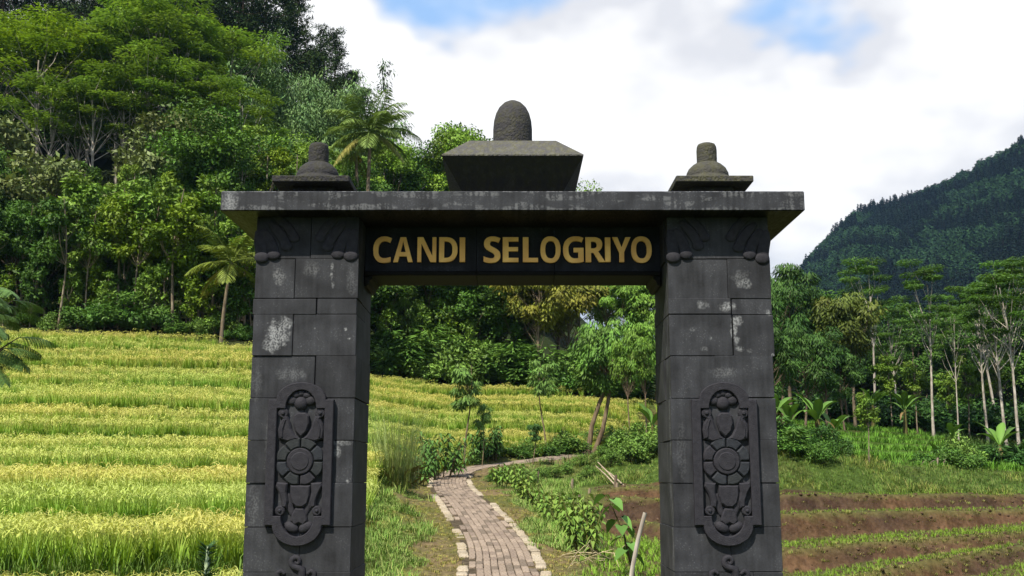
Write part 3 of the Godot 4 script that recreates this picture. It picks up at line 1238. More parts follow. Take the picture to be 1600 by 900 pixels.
	for i in 3:
		var b := MB.new()
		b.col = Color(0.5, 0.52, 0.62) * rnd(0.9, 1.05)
		b.block(Vector3(cuts[i] + 0.001, 3.425, -0.9), Vector3(cuts[i + 1] - 0.001, 3.838, -0.39), 0.003)
		for k in b.v.size():
			b.t[k] = Vector2((b.v[k].x + 1.4) / 2.8, 1.0 - (b.v[k].y - 3.38) / 0.46)
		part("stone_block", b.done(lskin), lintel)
		var d := MB.new()
		d.col = Color(0.008, 0.0085, 0.011)  # near-black: shade under the lintel painted into the stone colour
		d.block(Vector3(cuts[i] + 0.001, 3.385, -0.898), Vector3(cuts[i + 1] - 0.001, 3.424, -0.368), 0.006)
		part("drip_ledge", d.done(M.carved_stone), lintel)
	for s in [-1.0, 1.0]:
		var poly := PackedVector2Array([Vector2(1.349, 3.384), Vector2(1.275, 3.384), Vector2(1.284, 3.358), Vector2(1.305, 3.34), Vector2(1.312, 3.31), Vector2(1.335, 3.293), Vector2(1.349, 3.293)])
		if s < 0:
			for i in poly.size():
				poly[i].x = -poly[i].x
			poly.reverse()
		var b := MB.new()
		b.col = Color(0.012, 0.0125, 0.015)  # darkened too, painted shade below the lintel
		if Geometry2D.is_polygon_clockwise(poly):
			poly.reverse()
		b.prism(poly, -0.9, -0.40, 0.006)
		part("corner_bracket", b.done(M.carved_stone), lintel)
	# the slab
	var sk := stone_skin("slab_stone", stone_picture(5.05, 0.176, 240.0, [[0.08, 0.07, 0.09, 0.13, 0.7], [4.95, 0.15, 0.1, 0.03, 0.4]], 44, 0.3))
	sk.roughness = 0.5
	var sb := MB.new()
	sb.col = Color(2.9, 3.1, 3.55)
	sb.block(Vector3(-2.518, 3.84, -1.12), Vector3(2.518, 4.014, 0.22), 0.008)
	for k in sb.v.size():
		sb.t[k] = Vector2((sb.v[k].x + 2.52) / 5.05, 1.0 - (sb.v[k].y - 3.84) / 0.176)
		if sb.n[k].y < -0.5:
			sb.c[k] = Color(0.26, 0.25, 0.25)  # underside: shade painted into the vertex colour against bounce light
		if absf(sb.n[k].y) > 0.7:
			sb.t[k] = Vector2((sb.v[k].x + 2.52) / 5.05, (sb.v[k].z + 1.12) / 1.4)
		elif absf(sb.n[k].x) > 0.7:
			sb.t[k] = Vector2((sb.v[k].z + 1.12) / 5.05, 1.0 - (sb.v[k].y - 3.84) / 0.176)
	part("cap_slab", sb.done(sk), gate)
	# finials
	var mossy := std("mossy_stone", 0.85, 0.3)
	mossy.albedo_texture = noise_tex(0.014, Color(0.68, 0.69, 0.74), Color(1.0, 1.0, 0.86), 512, 5, false, 15)
	var gr: Gradient = mossy.albedo_texture.color_ramp
	gr.offsets = PackedFloat32Array([0.0, 0.46, 0.60, 0.78])
	gr.colors = PackedColorArray([Color(0.74, 0.74, 0.77), Color(0.86, 0.86, 0.88), Color(0.86, 0.86, 0.70), Color(1.0, 1.0, 0.97)])
	mossy.uv1_triplanar = true
	mossy.uv1_scale = Vector3(1.6, 1.6, 1.6)
	mossy.normal_enabled = true
	mossy.normal_texture = noise_tex(0.08, Color.BLACK, Color.WHITE, 256, 4, true, 16)
	mossy.normal_scale = 0.6
	for s in [-1.0, 1.0]:
		var f := Node3D.new()
		f.name = "corner_finial"
		gate.add_child(f, true)
		f.position = Vector3(s * 1.815, 4.014, -0.45)
		f.set_meta("label", "small domed stone finial at the left end of the slab" if s < 0 else "small domed stone finial at the right end of the slab")
		var tint := Color(0.042, 0.043, 0.044) if s < 0 else Color(0.07, 0.07, 0.06)
		var a := MB.new()
		a.col = tint * 0.8
		a.block(Vector3(-0.2, -0.01, -0.2), Vector3(0.2, 0.174, 0.2), 0.01)
		part("neck", a.done(mossy), f)
		a = MB.new()
		a.col = tint
		a.block(Vector3(-0.348, 0.175, -0.348), Vector3(0.348, 0.235, 0.348), 0.008)
		part("plate", a.done(mossy), f)
		a = MB.new()
		a.col = tint
		a.lathe([Vector2(0.25, 0.234), Vector2(0.252, 0.262), Vector2(0.235, 0.285), Vector2(0.196, 0.296), Vector2(0.199, 0.312), Vector2(0.193, 0.35), Vector2(0.172, 0.392), Vector2(0.138, 0.425), Vector2(0.105, 0.446), Vector2(0.05, 0.442)])
		part("bell", a.done(mossy), f)
		a = MB.new()
		a.col = tint
		a.lathe([Vector2(0.094, 0.43), Vector2(0.093, 0.46), Vector2(0.094, 0.575), Vector2(0.09, 0.608), Vector2(0.08, 0.63), Vector2(0.055, 0.641), Vector2(0.0, 0.645)])
		part("stump", a.done(mossy), f)
	var f := Node3D.new()
	f.name = "central_finial"
	gate.add_child(f, true)
	f.position = Vector3(0, 4.014, -0.45)
	f.set_meta("label", "large rounded stone finial on a hipped block over the gate's middle")
	var hips := [[0.42, 0.012], [0.62, 0.334], [0.62, 0.345], [0.39, 0.545]]
	for i in 3:
		var b := MB.new()
		b.col = Color(0.03, 0.03, 0.03) if i == 0 else Color(0.10, 0.101, 0.095)
		for k in 4:
			var r := Basis(Vector3.UP, PI / 2 * k)
			var w0: float = hips[i][0]
			var w1: float = hips[i + 1][0]
			var y0: float = hips[i][1]
			var y1: float = hips[i + 1][1]
			b.quad(r * Vector3(-w0, y0, w0), r * Vector3(w0, y0, w0), r * Vector3(w1, y1, w1), r * Vector3(-w1, y1, w1))
		if i == 2:
			b.quad(Vector3(-0.39, 0.545, 0.39), Vector3(0.39, 0.545, 0.39), Vector3(0.39, 0.545, -0.39), Vector3(-0.39, 0.545, -0.39))
		part(["flared_block", "block_edge", "hipped_top"][i], b.done(mossy), f)
	var b := MB.new()
	b.col = Color(0.05, 0.05, 0.05)
	b.block(Vector3(-0.38, 0.0, -0.38), Vector3(0.38, 0.03, 0.38), 0.004)
	part("foot", b.done(mossy), f)
	b = MB.new()
	b.col = Color(0.052, 0.054, 0.055)
	b.lathe([Vector2(0.18, 0.53), Vector2(0.183, 0.6), Vector2(0.183, 0.78), Vector2(0.176, 0.86), Vector2(0.158, 0.93), Vector2(0.128, 0.99), Vector2(0.085, 1.035), Vector2(0.04, 1.058), Vector2(0, 1.064)], 36)
	part("dome", b.done(mossy), f)
	# raised brass lettering
	var font := SystemFont.new()
	font.font_names = PackedStringArray(["Droid Sans"])
	font.font_weight = 700
	for q in [["C", 583, 612.5], ["A", 614.5, 645.5], ["N", 652, 682], ["D", 686, 715], ["I", 718, 727], ["S", 755.5, 782], ["E", 785.5, 810], ["L", 817, 840.5], ["O", 844.5, 875.5], ["G", 880, 911.5], ["R", 915, 945], ["I", 945.5, 953.5], ["Y", 957, 985], ["O", 986.5, 1017.5]]:
		if q[0] == "I":
			var a1 := hang(q[1], 409.5, 9.372) - GATE
			var a2 := hang(q[2], 371.2, 9.372) - GATE
			var bar := MB.new()
			bar.block(Vector3(a1.x, a1.y, -0.389), Vector3(a2.x, a2.y, -0.36), 0.002)
			part("letter", bar.done(), gate, M.brass)
			continue
		var t := TextMesh.new()
		t.text = q[0]
		t.font = font
		t.font_size = 48
		t.pixel_size = 0.01
		t.depth = 0.1
		t.curve_step = 1.0
		var box := t.get_aabb()
		var round_ := 1.2 if q[0] in "CSOG" else 0.0
		var lo := hang(q[1], 409.7 + round_, 9.372) - GATE
		var hi := hang(q[2], 371.0 - round_, 9.372) - GATE
		var o := part("letter", t, gate, M.brass)
		var sc := Vector3((hi.x - lo.x) / box.size.x, (hi.y - lo.y) / box.size.y, 0.30)
		o.scale = sc
		o.position = Vector3(lo.x - box.position.x * sc.x, lo.y - box.position.y * sc.y, -0.39 + 0.0155)


# ---------------------------------------------------------------- rice and grass
func rice_hill(blades: int, ears: int, tall: float, spread: float, width: float, green: Color, ripe: Color) -> ArrayMesh:
	var b := MB.new()
	for k in blades:
		var a := rnd(0, TAU)
		var o := Vector3(cos(a), 0, sin(a))
		var p := o * rnd(0, spread * 0.35)
		var h := tall * rnd(0.62, 0.98)
		var lean := o * spread * rnd(0.3, 1.2)
		var side := Vector3(-o.z, 0, o.x).rotated(Vector3.UP, rnd(-1.2, 1.2)) * width * 0.5
		var nn := side.cross(Vector3.UP).normalized()
		var m := p + Vector3.UP * h * 0.6 + lean * 0.4
		var e := p + Vector3.UP * h + lean
		var sh := (nn * 0.45 + Vector3.UP * 1.4 + o * 0.3).normalized()
		b.col = green.lerp(ripe, rnd(0, 0.2)) * rnd(0.85, 1.15)
		var i := b.v.size()
		b.vert(p - side, sh)
		b.vert(p + side, sh)
		b.vert(m + side, sh)
		b.vert(m - side, sh)
		b.col = b.col.lerp(ripe, 0.5)
		b.vert(e, sh)
		b.ix.append_array([i, i + 2, i + 1, i, i + 3, i + 2, i + 3, i + 4, i + 2])
	for k in ears:
		var a := rnd(0, TAU)
		var o := Vector3(cos(a), 0, sin(a))
		var p := o * spread * rnd(0.1, 0.9) + Vector3.UP * tall * rnd(0.86, 1.02)
		var side := Vector3(-o.z, 0, o.x)
		b.col = ripe * rnd(0.88, 1.12)
		var dir := o * 0.6 + Vector3.UP * 0.5
		for s in 3:
			var len := tall * 0.085
			var nn := side.cross(dir.normalized())
			b.leaf(p, dir.normalized(), (nn + side * rnd(-0.8, 0.8)).normalized(), len * 1.2, width * 1.25, (Vector3.UP + o * 0.4).normalized(), 0.1)
			p += dir.normalized() * len
			dir += Vector3.DOWN * 0.55
	return b.done(M.rice_blade)


func tuft(blades: int, tall: float, spread: float, width: float, green: Color, dry: Color) -> ArrayMesh:
	var b := MB.new()
	for k in blades:
		var a := rnd(0, TAU)
		var o := Vector3(cos(a), 0, sin(a))
		var p := o * rnd(0, spread)
		var h := tall * rnd(0.5, 1.1)
		var side := Vector3(-o.z, 0, o.x).rotated(Vector3.UP, rnd(-1, 1)) * width * 0.5
		var nn := side.cross(Vector3.UP).normalized()
		var sh := (nn + Vector3.UP).normalized()
		b.col = green.lerp(dry, rng.randf() * rng.randf()) * rnd(0.7, 1.3)
		var m := p + Vector3.UP * h * 0.6 + o * h * rnd(0.0, 0.3)
		var e := p + Vector3.UP * h * rnd(0.7, 1.0) + o * h * rnd(0.2, 0.8)
		var i := b.v.size()
		b.vert(p - side, sh)
		b.vert(p + side, sh)
		b.vert(m + side * 0.8, sh)
		b.vert(m - side * 0.8, sh)
		b.vert(e, sh)
		b.ix.append_array([i, i + 2, i + 1, i, i + 3, i + 2, i + 3, i + 4, i + 2])
	return b.done(M.grass_blade)


func build_rice() -> void:
	rng.seed = 101
	var green := Color(0.255, 0.37, 0.065)
	var ripe := Color(0.51, 0.52, 0.195)
	var near := []
	var far := []
	var edge := []
	for i in 3:
		near.append(rice_hill(44, 14, 0.68, 0.14, 0.008, green, ripe))
		far.append(rice_hill(24, 14, 0.66, 0.16, 0.014, green, ripe))
		edge.append(rice_hill(34, 9, 0.64, 0.15, 0.016, Color(0.155, 0.30, 0.04), Color(0.42, 0.46, 0.14)))
	var at := [[], [], [], [], [], [], [], [], []]
	var tint := [[], [], [], [], [], [], [], [], []]
	var bank := []
	var bankt := []
	var d := 7.0
	while d < 57.5:
		var step := 0.15 if d < 16.0 else (0.2 if d < 30.0 else 0.25)
		var u := -0.56
		var us := step / d
		while u < field_edge(d) + 1.5 / d:
			var dd := d + rnd(-0.5, 0.5) * step
			var uu := u + rnd(-0.5, 0.5) * us
			u += us
			var x := uu * dd
			if in_field(uu, dd) < 0.0 or dd < 7.2:
				continue
			var b := bare_height(x, dd) + wobble(x, dd)
			var s := step_of(b)
			var y := ground_at(x, dd)
			if s.y > 0.84:
				if rng.randf() < 0.8:
					bank.append(Transform3D(Basis(Vector3.UP, rnd(0, TAU)).scaled(Vector3.ONE * rnd(0.7, 1.3)), Vector3(x, y - 0.02, -dd)))
					bankt.append(Color(1, 1, 1) * rnd(0.75, 1.1))
				continue
			# ripeness differs from plot to plot and in patches
			var lv := int(s.x)
			var pl := noise.get_noise_2d(x * 1.4 + lv * 31.7, lv * 9.1)
			var rp := 0.42 + 0.75 * pl + 0.30 * fine.get_noise_2d(x * 0.35, dd * 0.35) + (0.25 if dd > 38.0 else 0.0)
			var k := (0 if dd < 20.0 else 3) + rng.randi() % 3
			if s.y < 0.19 + 0.08 * pl and dd > 11.0:
				k = 6 + rng.randi() % 3
			var sc := rnd(0.9, 1.1) * (1.0 + 0.07 * fine.get_noise_2d(x * 0.8, dd * 0.8))
			if fine.get_noise_2d(x * 1.2 + 90, dd * 1.2) > 0.52:
				sc *= 0.72
			at[k].append(Transform3D(Basis(Vector3(rnd(-0.12, 0.12), 1, rnd(-0.12, 0.12)).normalized(), rnd(0, TAU)).scaled(Vector3(sc, sc * rnd(0.9, 1.1), sc)), Vector3(x, y - 0.03, -dd)))
			tint[k].append(Color(0.84, 1.0, 0.75).lerp(Color(1.12, 1.0, 0.85), clampf(rp, 0, 1)) * rnd(0.92, 1.08))
		d += step
	for k in 9:
		if at[k].size():
			tag(scatter("rice_crop", [near, far, edge][k / 3][k % 3], at[k], tint[k]), "ripening rice standing in rows on the stepped terraces left of the gate", "rice")
	var bm := tuft(22, 0.42, 0.14, 0.014, Color(0.075, 0.17, 0.02), Color(0.14, 0.17, 0.05))
	tag(scatter("terrace_edge_grass", bm, bank, bankt), "green grass on the small banks between the rice terraces", "grass")
	# turf beside the path, weeds on the banks, seedlings on the brown terraces
	var turf := tuft(24, 0.10, 0.12, 0.009, Color(0.15, 0.25, 0.05), Color(0.30, 0.25, 0.12))
	var mid := tuft(18, 0.26, 0.16, 0.012, Color(0.12, 0.215, 0.038), Color(0.24, 0.23, 0.09))
	var rank := tuft(14, 0.5, 0.24, 0.03, Color(0.055, 0.125, 0.02), Color(0.12, 0.14, 0.04))
	var seed := tuft(8, 0.15, 0.05, 0.010, Color(0.15, 0.30, 0.03), Color(0.20, 0.28, 0.05))
	var young := tuft(18, 0.40, 0.12, 0.02, Color(0.11, 0.255, 0.028), Color(0.16, 0.27, 0.05))
	var A := {"turf": [], "mid": [], "rank": [], "seed": [], "young": []}
	var T := {"turf": [], "mid": [], "rank": [], "seed": [], "young": []}
	var put := func(which: String, x: float, dd: float, s: float, c: Color):
		A[which].append(Transform3D(Basis(Vector3(rnd(-0.2, 0.2), 1, rnd(-0.2, 0.2)).normalized(), rnd(0, TAU)).scaled(Vector3(s, s * rnd(0.8, 1.2), s)), Vector3(x, ground_at(x, dd) - 0.015, -dd)))
		T[which].append(c * rnd(0.8, 1.2))
	d = 8.0
	while d < 62.0:
		var step := 0.09 if d < 26.0 else (0.14 if d < 38.0 else 0.24)
		var u := maxf(field_edge(d) - 0.04, -0.22)
		var us := step / d
		while u < 0.56:
			var dd := d + rnd(-0.5, 0.5) * step
			var uu := u + rnd(-0.5, 0.5) * us
			u += us
			var x := uu * dd
			var inside := in_field(uu, dd) if uu < 0.2 else -9.0
			if inside > 0.1:
				continue
			var k := fine.get_noise_2d(x * 0.7, dd * 0.7)
			if uu > bearing(1010) and dd < 14.0:
				continue
			var bank_d := lerpf(36.0, 30.5, smoothstep(bearing(1000), bearing(1225), uu))
			if uu > bearing(905) + 0.01 * k and dd > 14.5 and dd < bank_d:
				# brown terraces
				var g0 := bare_height(x, dd - 0.16)
				var g1 := bare_height(x, dd + 0.16)
				var flat: bool = absf(g1 - g0) < 0.05
				var lip: bool = not flat and absf(bare_height(x, dd + 0.45) - g1) < 0.06
				if not flat and rng.randf() < 0.05 and bare_height(x, dd + 0.4) - g1 < 0.1:
					put.call("turf", x, dd, rnd(0.5, 1.0), Color(0.95, 0.85, 0.6))
				elif flat and uu < bearing(1040) and dd < 27.5 and rng.randf() < 0.30:
					put.call("seed", x, dd, rnd(0.8, 1.2), Color(0.95, 0.9, 0.8))
				elif flat and uu >= bearing(1040) and rng.randf() < 0.55:
					put.call("seed", x, dd, rnd(0.45, 0.8), Color(0.85, 0.74, 0.58))
				elif (lip and rng.randf() < 0.35) or rng.randf() < 0.012:
					put.call("turf", x, dd, rnd(0.6, 1.1), Color(0.95, 0.85, 0.7))
				continue
			var rd := nearest_road(x, dd) if dd < 56.0 and x > -6.0 and x < 8.0 else Vector2(9, 0)
			if rd.x < 0.62:
				if (rd.x > 0.42 and k > 0.0 and rng.randf() < 0.14) or rng.randf() < 0.004:
					put.call("turf", x, dd, rnd(0.25, 0.5), Color(0.9, 0.9, 0.8))
				continue
			if rd.x < 1.9 and rd.x < 1.25 + 1.6 * k + (0.5 if uu * dd < 0 else 0.0):
				if rng.randf() < 0.34:
					put.call("turf", x, dd, rnd(0.4, 0.8), Color(1.25, 0.95, 0.8))
				continue
			if dd > bank_d and uu > bearing(930):
				if uu > bearing(1180) and dd > 34.0:  # the small green paddies beyond
					if dd < 60.0 and rng.randf() < 0.8:
						var row := 10.0 * absf(bare_height(x, dd + 0.12) - bare_height(x, dd - 0.12))
						if uu < bearing(1480) or dd < 40:
							if row < 0.8:
								put.call("young", x, dd, rnd(0.7, 0.95), Color(0.85, 0.86, 0.78))  # tint lowered: cloud shade put into the colour of the young rice
						elif rng.randf() < 0.4:
							put.call("rank", x, dd, rnd(0.7, 1.3), Color(0.8, 0.8, 0.8))
					continue
				if rng.randf() < 0.75:
					put.call("mid", x, dd, rnd(0.4, 0.85) * (1.0 + 0.6 * k), (Color(0.66, 0.74, 0.6) if uu > bearing(1150) else Color(1.0, 1.05, 0.9)).lerp(Color(1.0, 0.85, 0.7), clampf(k * 1.6, 0, 0.8)))
				continue
			if dd < 40.0:
				if rd.x < 3.2 and rng.randf() < 0.75:
					put.call("turf", x, dd, rnd(0.7, 1.25), Color(0.9, 1.05, 0.9).lerp(Color(1.2, 1.0, 0.85), clampf(k * 2.0, 0, 1)))
				elif rng.randf() < 0.45:
					put.call("mid", x, dd, rnd(0.6, 1.2), Color(0.95, 1.05, 0.9))
			elif rng.randf() < 0.7:
				put.call("rank" if rng.randf() < 0.25 else "mid", x, dd, rnd(0.5, 0.9), Color(1.1, 1.1, 0.95))
		d += step
	var clod := MB.new()
	clod.col = Color(0.12, 0.08, 0.052)
	clod.ellipsoid(Vector3.ZERO, Vector3(0.05, 0.01, 0), Vector3(-0.008, 0.032, 0.006), Vector3(0, 0.01, 0.042), 4, 6)
	var straw := MB.new()
	straw.col = Color(0.30, 0.25, 0.15)
	straw.leaf(Vector3(-0.12, 0.012, 0), Vector3.RIGHT, Vector3.UP, 0.26, 0.012, Vector3.UP, 0.02)
	straw.leaf(Vector3(0.02, 0.02, -0.1), Vector3(0.3, 0.05, 1).normalized(), Vector3.UP, 0.2, 0.01, Vector3.UP, 0.02)
	var cl := [[], []]
	var ct := [[], []]
	for i in 2600:
		var dd := rnd(16.0, 36.0)
		var uu := rnd(bearing(925), 0.55)
		if dd > lerpf(36.0, 30.5, smoothstep(bearing(1000), bearing(1225), uu)):
			continue
		var q := i % 4 / 3
		cl[q].append(Transform3D(Basis(Vector3.UP, rnd(0, TAU)).scaled(Vector3.ONE * rnd(0.4, 1.3)), Vector3(uu * dd, ground_at(uu * dd, dd), -dd)))
		ct[q].append(Color.WHITE * rnd(0.6, 1.25))
	tag(scatter("soil_clods", clod.done(M.soil), cl[0], ct[0]), "lumps of brown soil on the terraces right of the gate", "soil")
	tag(scatter("straw_litter", straw.done(M.wood), cl[1], ct[1]), "bits of dry straw on the brown terraces", "straw")
	tag(scatter("short_turf", turf, A.turf, T.turf), "short worn grass on both sides of the footpath", "grass")
	tag(scatter("verge_grass", mid, A.mid, T.mid), "ankle high grass on the verge between footpath and rice", "grass")
	tag(scatter("bank_grass", rank, A.rank, T.rank), "rank green grass covering the bank above the brown terraces", "grass")
	tag(scatter("rice_seedlings", seed, A.seed, T.seed), "rows of small rice seedlings on the brown terraces", "seedlings")
	tag(scatter("young_rice", young, A.young, T.young), "bright green young rice on the small terraces right of the gate", "rice")


# ---------------------------------------------------------------- trees and plants
func clump(b: MB, o: Vector3, r: Vector3, count: int, length: float, width: float, color: Color, style := "round") -> void:
	var own := rnd(0.75, 1.3)
	var warm := rnd(-0.12, 0.2)
	var base := Color(color.r * (own + warm * 0.6), color.g * own, color.b * own)
	for k in count:
		var q := rdir()
		var w := pow(rng.randf(), 0.4)
		var p := o + q * r * w
		var s := rnd(0.65, 1.3)
		var dir: Vector3
		var nn: Vector3
		match style:
			"flat":
				dir = Vector3(q.x, rnd(-0.35, 0.12), q.z).normalized()
				nn = (Vector3.UP + rdir() * 0.55).normalized()
			"droop":
				dir = (Vector3(q.x, -0.9, q.z) + rdir() * 0.5).normalized()
				nn = (q + rdir() * 0.5 + Vector3.UP * 0.3).normalized()
			"needle":
				dir = (q + Vector3.UP * 0.35 + rdir() * 0.5).normalized()
				nn = rdir()
			_:
				dir = (rdir() + Vector3.DOWN * 0.25 + q * 0.5).normalized()
				nn = (q * 0.7 + Vector3.UP * 0.55 + rdir() * 0.7).normalized()
		nn = (nn - dir * nn.dot(dir)).normalized()
		b.col = base * rnd(0.72, 1.32)
		var shade := (nn + q * 0.35 + Vector3.UP * 0.2).normalized()
		if shade.dot(nn) < 0.2:
			shade = nn
		b.leaf(p, dir, nn, length * s, width * s, shade, 0.12)


func limb(b: MB, from: Vector3, to: Vector3, r: float, sides := 5, sag := 0.15) -> void:
	var m := from.lerp(to, 0.5) + Vector3(rnd(-0.08, 0.08), -sag * 0.5 + rnd(-0.06, 0.06), rnd(-0.08, 0.08)) * from.distance_to(to)
	b.tube([from, from.lerp(m, 0.5) , m, m.lerp(to, 0.5), to], [r, r * 0.85, r * 0.65, r * 0.45, r * 0.2], sides)


func tree_mesh(h: float, trunk_r: float, tops: Array, p: Dictionary) -> Array:
	# tops: [centre, radius] of each leaf mass; the trunk forks towards them
	var wood := MB.new()
	wood.col = p.get("bark", Color(0.20, 0.17, 0.13))
	var lean: Vector3 = p.get("lean", Vector3.ZERO)
	var pts := []
	var rs := []
	var top: float = p.get("trunk", 0.75) * h
	for i in 8:
		var t := i / 7.0
		pts.append(Vector3(lean.x * t * t * top + 0.12 * sin(t * 5.0 + h), t * top - 0.15, lean.z * t * t * top + 0.1 * cos(t * 4.0 + h) - 0.1))
		rs.append(trunk_r * (1.25 if i == 0 else 1.0 - 0.72 * t))
	wood.tube(pts, rs, p.get("sides", 7))
	var low: float = p.get("fork", 0.35)
	for q in tops:
		var c: Vector3 = q[0]
		var t := clampf(c.y / top - rnd(0.2, 0.4), low, 0.98)
		var a := t * 7.0
		var i := mini(int(a), 6)
		var from: Vector3 = pts[i].lerp(pts[i + 1], a - i)
		limb(wood, from, c, trunk_r * lerpf(0.36, 0.22, t), 4)
	var crown := MB.new()
	for q in tops:
		clump(crown, q[0], q[1], int(p.leaves / tops.size()), p.len, p.wid, p.color, p.get("style", "round"))
	return [["trunk", wood.done(M[p.get("wood", "bark_dark")])], ["crown", crown.done(M[p.get("leaf", "leaf")])]]


func broad_tops(h: float, R: float, n: int, low: float, size: float) -> Array:
	var a := []
	for i in n:
		var q := rdir()
		var w := rnd(0.45, 1.0)
		var mid := h * (1.0 + low) / 2
		var c := Vector3(q.x * R * w, mid + q.y * h * (1.0 - low) / 2 * w, q.z * R * w)
		var r := R * size * rnd(0.7, 1.3)
		a.append([c, Vector3(r, r * rnd(0.6, 0.85), r)])
	return a


func flat_tops(h: float, R: float, n: int, low: float) -> Array:  # storeyed crown of flat leaf plates
	var a := []
	for i in n:
		var t := float(i) / n
		var an := i * 2.4 + rnd(-0.4, 0.4)
		var y := lerpf(low * h, h, pow(t, 0.8)) + rnd(-0.3, 0.3)
		var rr: float = R * sqrt(clampf(1.15 - pow(t, 2.2), 0.05, 1)) * rnd(0.35, 1.0)
		var r := R * rnd(0.24, 0.42)
		a.append([Vector3(cos(an) * rr, y, sin(an) * rr), Vector3(r, r * 0.26, r)])
	return a


func pine_mesh(h: float, R: float, color: Color, gaps: float) -> Array:
	var wood := MB.new()
	wood.col = Color(0.12, 0.09, 0.07)
	wood.tube([Vector3(0, -0.3, 0), Vector3(0.1, h * 0.4, 0), Vector3(0, h * 0.97, 0.05)], [0.22, 0.15, 0.03], 6)
	var crown := MB.new()
	var y := h * 0.32
	while y < h:
		var t := (y - h * 0.32) / (h * 0.68)
		var r := R * (1.0 - 0.75 * t) * rnd(0.6, 1.1)
		for k in 5:
			if rng.randf() < gaps:
				continue
			var a := rnd(0, TAU)
			var tip := Vector3(cos(a) * r, y + r * rnd(0.0, 0.35), sin(a) * r)
			limb(wood, Vector3(0, y, 0), tip, 0.04, 3, 0.1)
			for s in 4:
				var o := Vector3(0, y, 0).lerp(tip, 0.35 + 0.22 * s)
				clump(crown, o, Vector3(0.42, 0.3, 0.42) * (1.2 - 0.4 * t), 22, 0.42, 0.085, color, "needle")
		y += h * 0.028
	return [["trunk", wood.done(M.bark_dark)], ["crown", crown.done(M.needle)]]


func bamboo_mesh(h: float, spread: float, culms: int, color: Color) -> Array:
	var wood := MB.new()
	wood.col = Color(0.14, 0.17, 0.05)
	var crown := MB.new()
	for k in culms:
		var a := rnd(0, TAU)
		var o := Vector3(cos(a), 0, sin(a))
		var hh := h * rnd(0.65, 1.0)
		var pts := []
		var rs := []
		for i in 7:
			var t := i / 6.0
			pts.append(o * (0.5 + spread * pow(t, 2.4)) + Vector3.UP * hh * (t - 0.16 * pow(t, 4)))
			rs.append(0.055 * (1.05 - t))
		wood.tube(pts, rs, 4)
		for i in 26:
			var t := rnd(0.38, 1.0)
			var s := t * 6.0
			var j := mini(int(s), 5)
			var c: Vector3 = pts[j].lerp(pts[j + 1], s - j)
			var r := rnd(0.45, 0.95)
			clump(crown, c + rdir() * 0.6, Vector3(r, r * 0.75, r), 26, 0.36, 0.085, color, "droop")
	return [["culms", wood.done(M.bark_dark)], ["foliage", crown.done(M.leaf)]]


func frond(b: MB, from: Vector3, dir: Vector3, length: float, droop: float, leaflet: float, color: Color, pairs := 26, width := 0.06) -> void:
	var p := from
	var d := dir.normalized()
	var pts := [p]
	for i in 10:
		p += d * length / 10.0
		d = (d + Vector3.DOWN * droop / 10.0 * (0.4 + i * 0.16)).normalized()
		pts.append(p)
	var rs := []
	for i in 11:
		rs.append(0.035 * length / 3.0 * (1.05 - i / 11.0))
	b.col = color * 1.25
	b.tube(pts, rs, 4)
	for k in pairs:
		var t := 0.12 + 0.88 * k / pairs
		var s := t * 10.0
		var j := mini(int(s), 9)
		var q: Vector3 = pts[j].lerp(pts[j + 1], s - j)
		var ax: Vector3 = (pts[j + 1] - pts[j]).normalized()
		var side := ax.cross(Vector3.UP).normalized()
		var up := side.cross(ax).normalized()
		var len := leaflet * sin(PI * clampf(0.12 + t * 0.83, 0, 1)) + 0.05
		for m in [-1.0, 1.0]:
			var ld: Vector3 = (side * m * 0.9 + ax * 0.55 + Vector3.DOWN * rnd(0.15, 0.6)).normalized()
			var nn: Vector3 = (up + side * m * 0.4)
			nn = (nn - ld * nn.dot(ld)).normalized()
			b.col = color * rnd(0.75, 1.3)
			b.leaf(q, ld, nn, len * rnd(0.85, 1.1), width, nn, 0.18)


func palm_mesh(h: float, R: float, fronds: int, lean: Vector3, color: Color, thick := 1.0) -> Array:
	var wood := MB.new()
	wood.col = Color(0.24, 0.2, 0.15)
	var pts := []
	var rs := []
	for i in 9:
		var t := i / 8.0
		pts.append(Vector3(lean.x * t * t, h * t - 0.2, lean.z * t * t))
		rs.append(lerpf(0.2, 0.12, t) * thick * (1.03 if i % 2 else 0.97))
	wood.tube(pts, rs, 8)
	var out := [["trunk", wood.done(M.bark_pale)]]
	var top: Vector3 = pts[8]
	for k in fronds:
		var a := k * 2.4 + rnd(-0.2, 0.2)
		var t := float(k) / fronds
		var up := lerpf(1.9, -0.75, t)
		var b := MB.new()
		var c := color.lerp(Color(0.26, 0.20, 0.06), smoothstep(0.84, 1.0, t) * 0.7)
		frond(b, top, Vector3(cos(a), up, sin(a)), R * rnd(0.85, 1.1), lerpf(1.5, 1.0, t), R * 0.27, c, 40, 0.05)
		out.append(["frond", b.done(M.leaf)])
	var nuts := MB.new()
	nuts.col = Color(0.22, 0.16, 0.04)
	for k in 6:
		var q := top + Vector3(rnd(-0.3, 0.3), rnd(-0.55, -0.2), rnd(-0.3, 0.3))
		nuts.ellipsoid(q, Vector3(0.12, 0, 0), Vector3(0, 0.15, 0), Vector3(0, 0, 0.12), 4, 6)
	out.append(["coconuts", nuts.done(M.wood)])
	return out


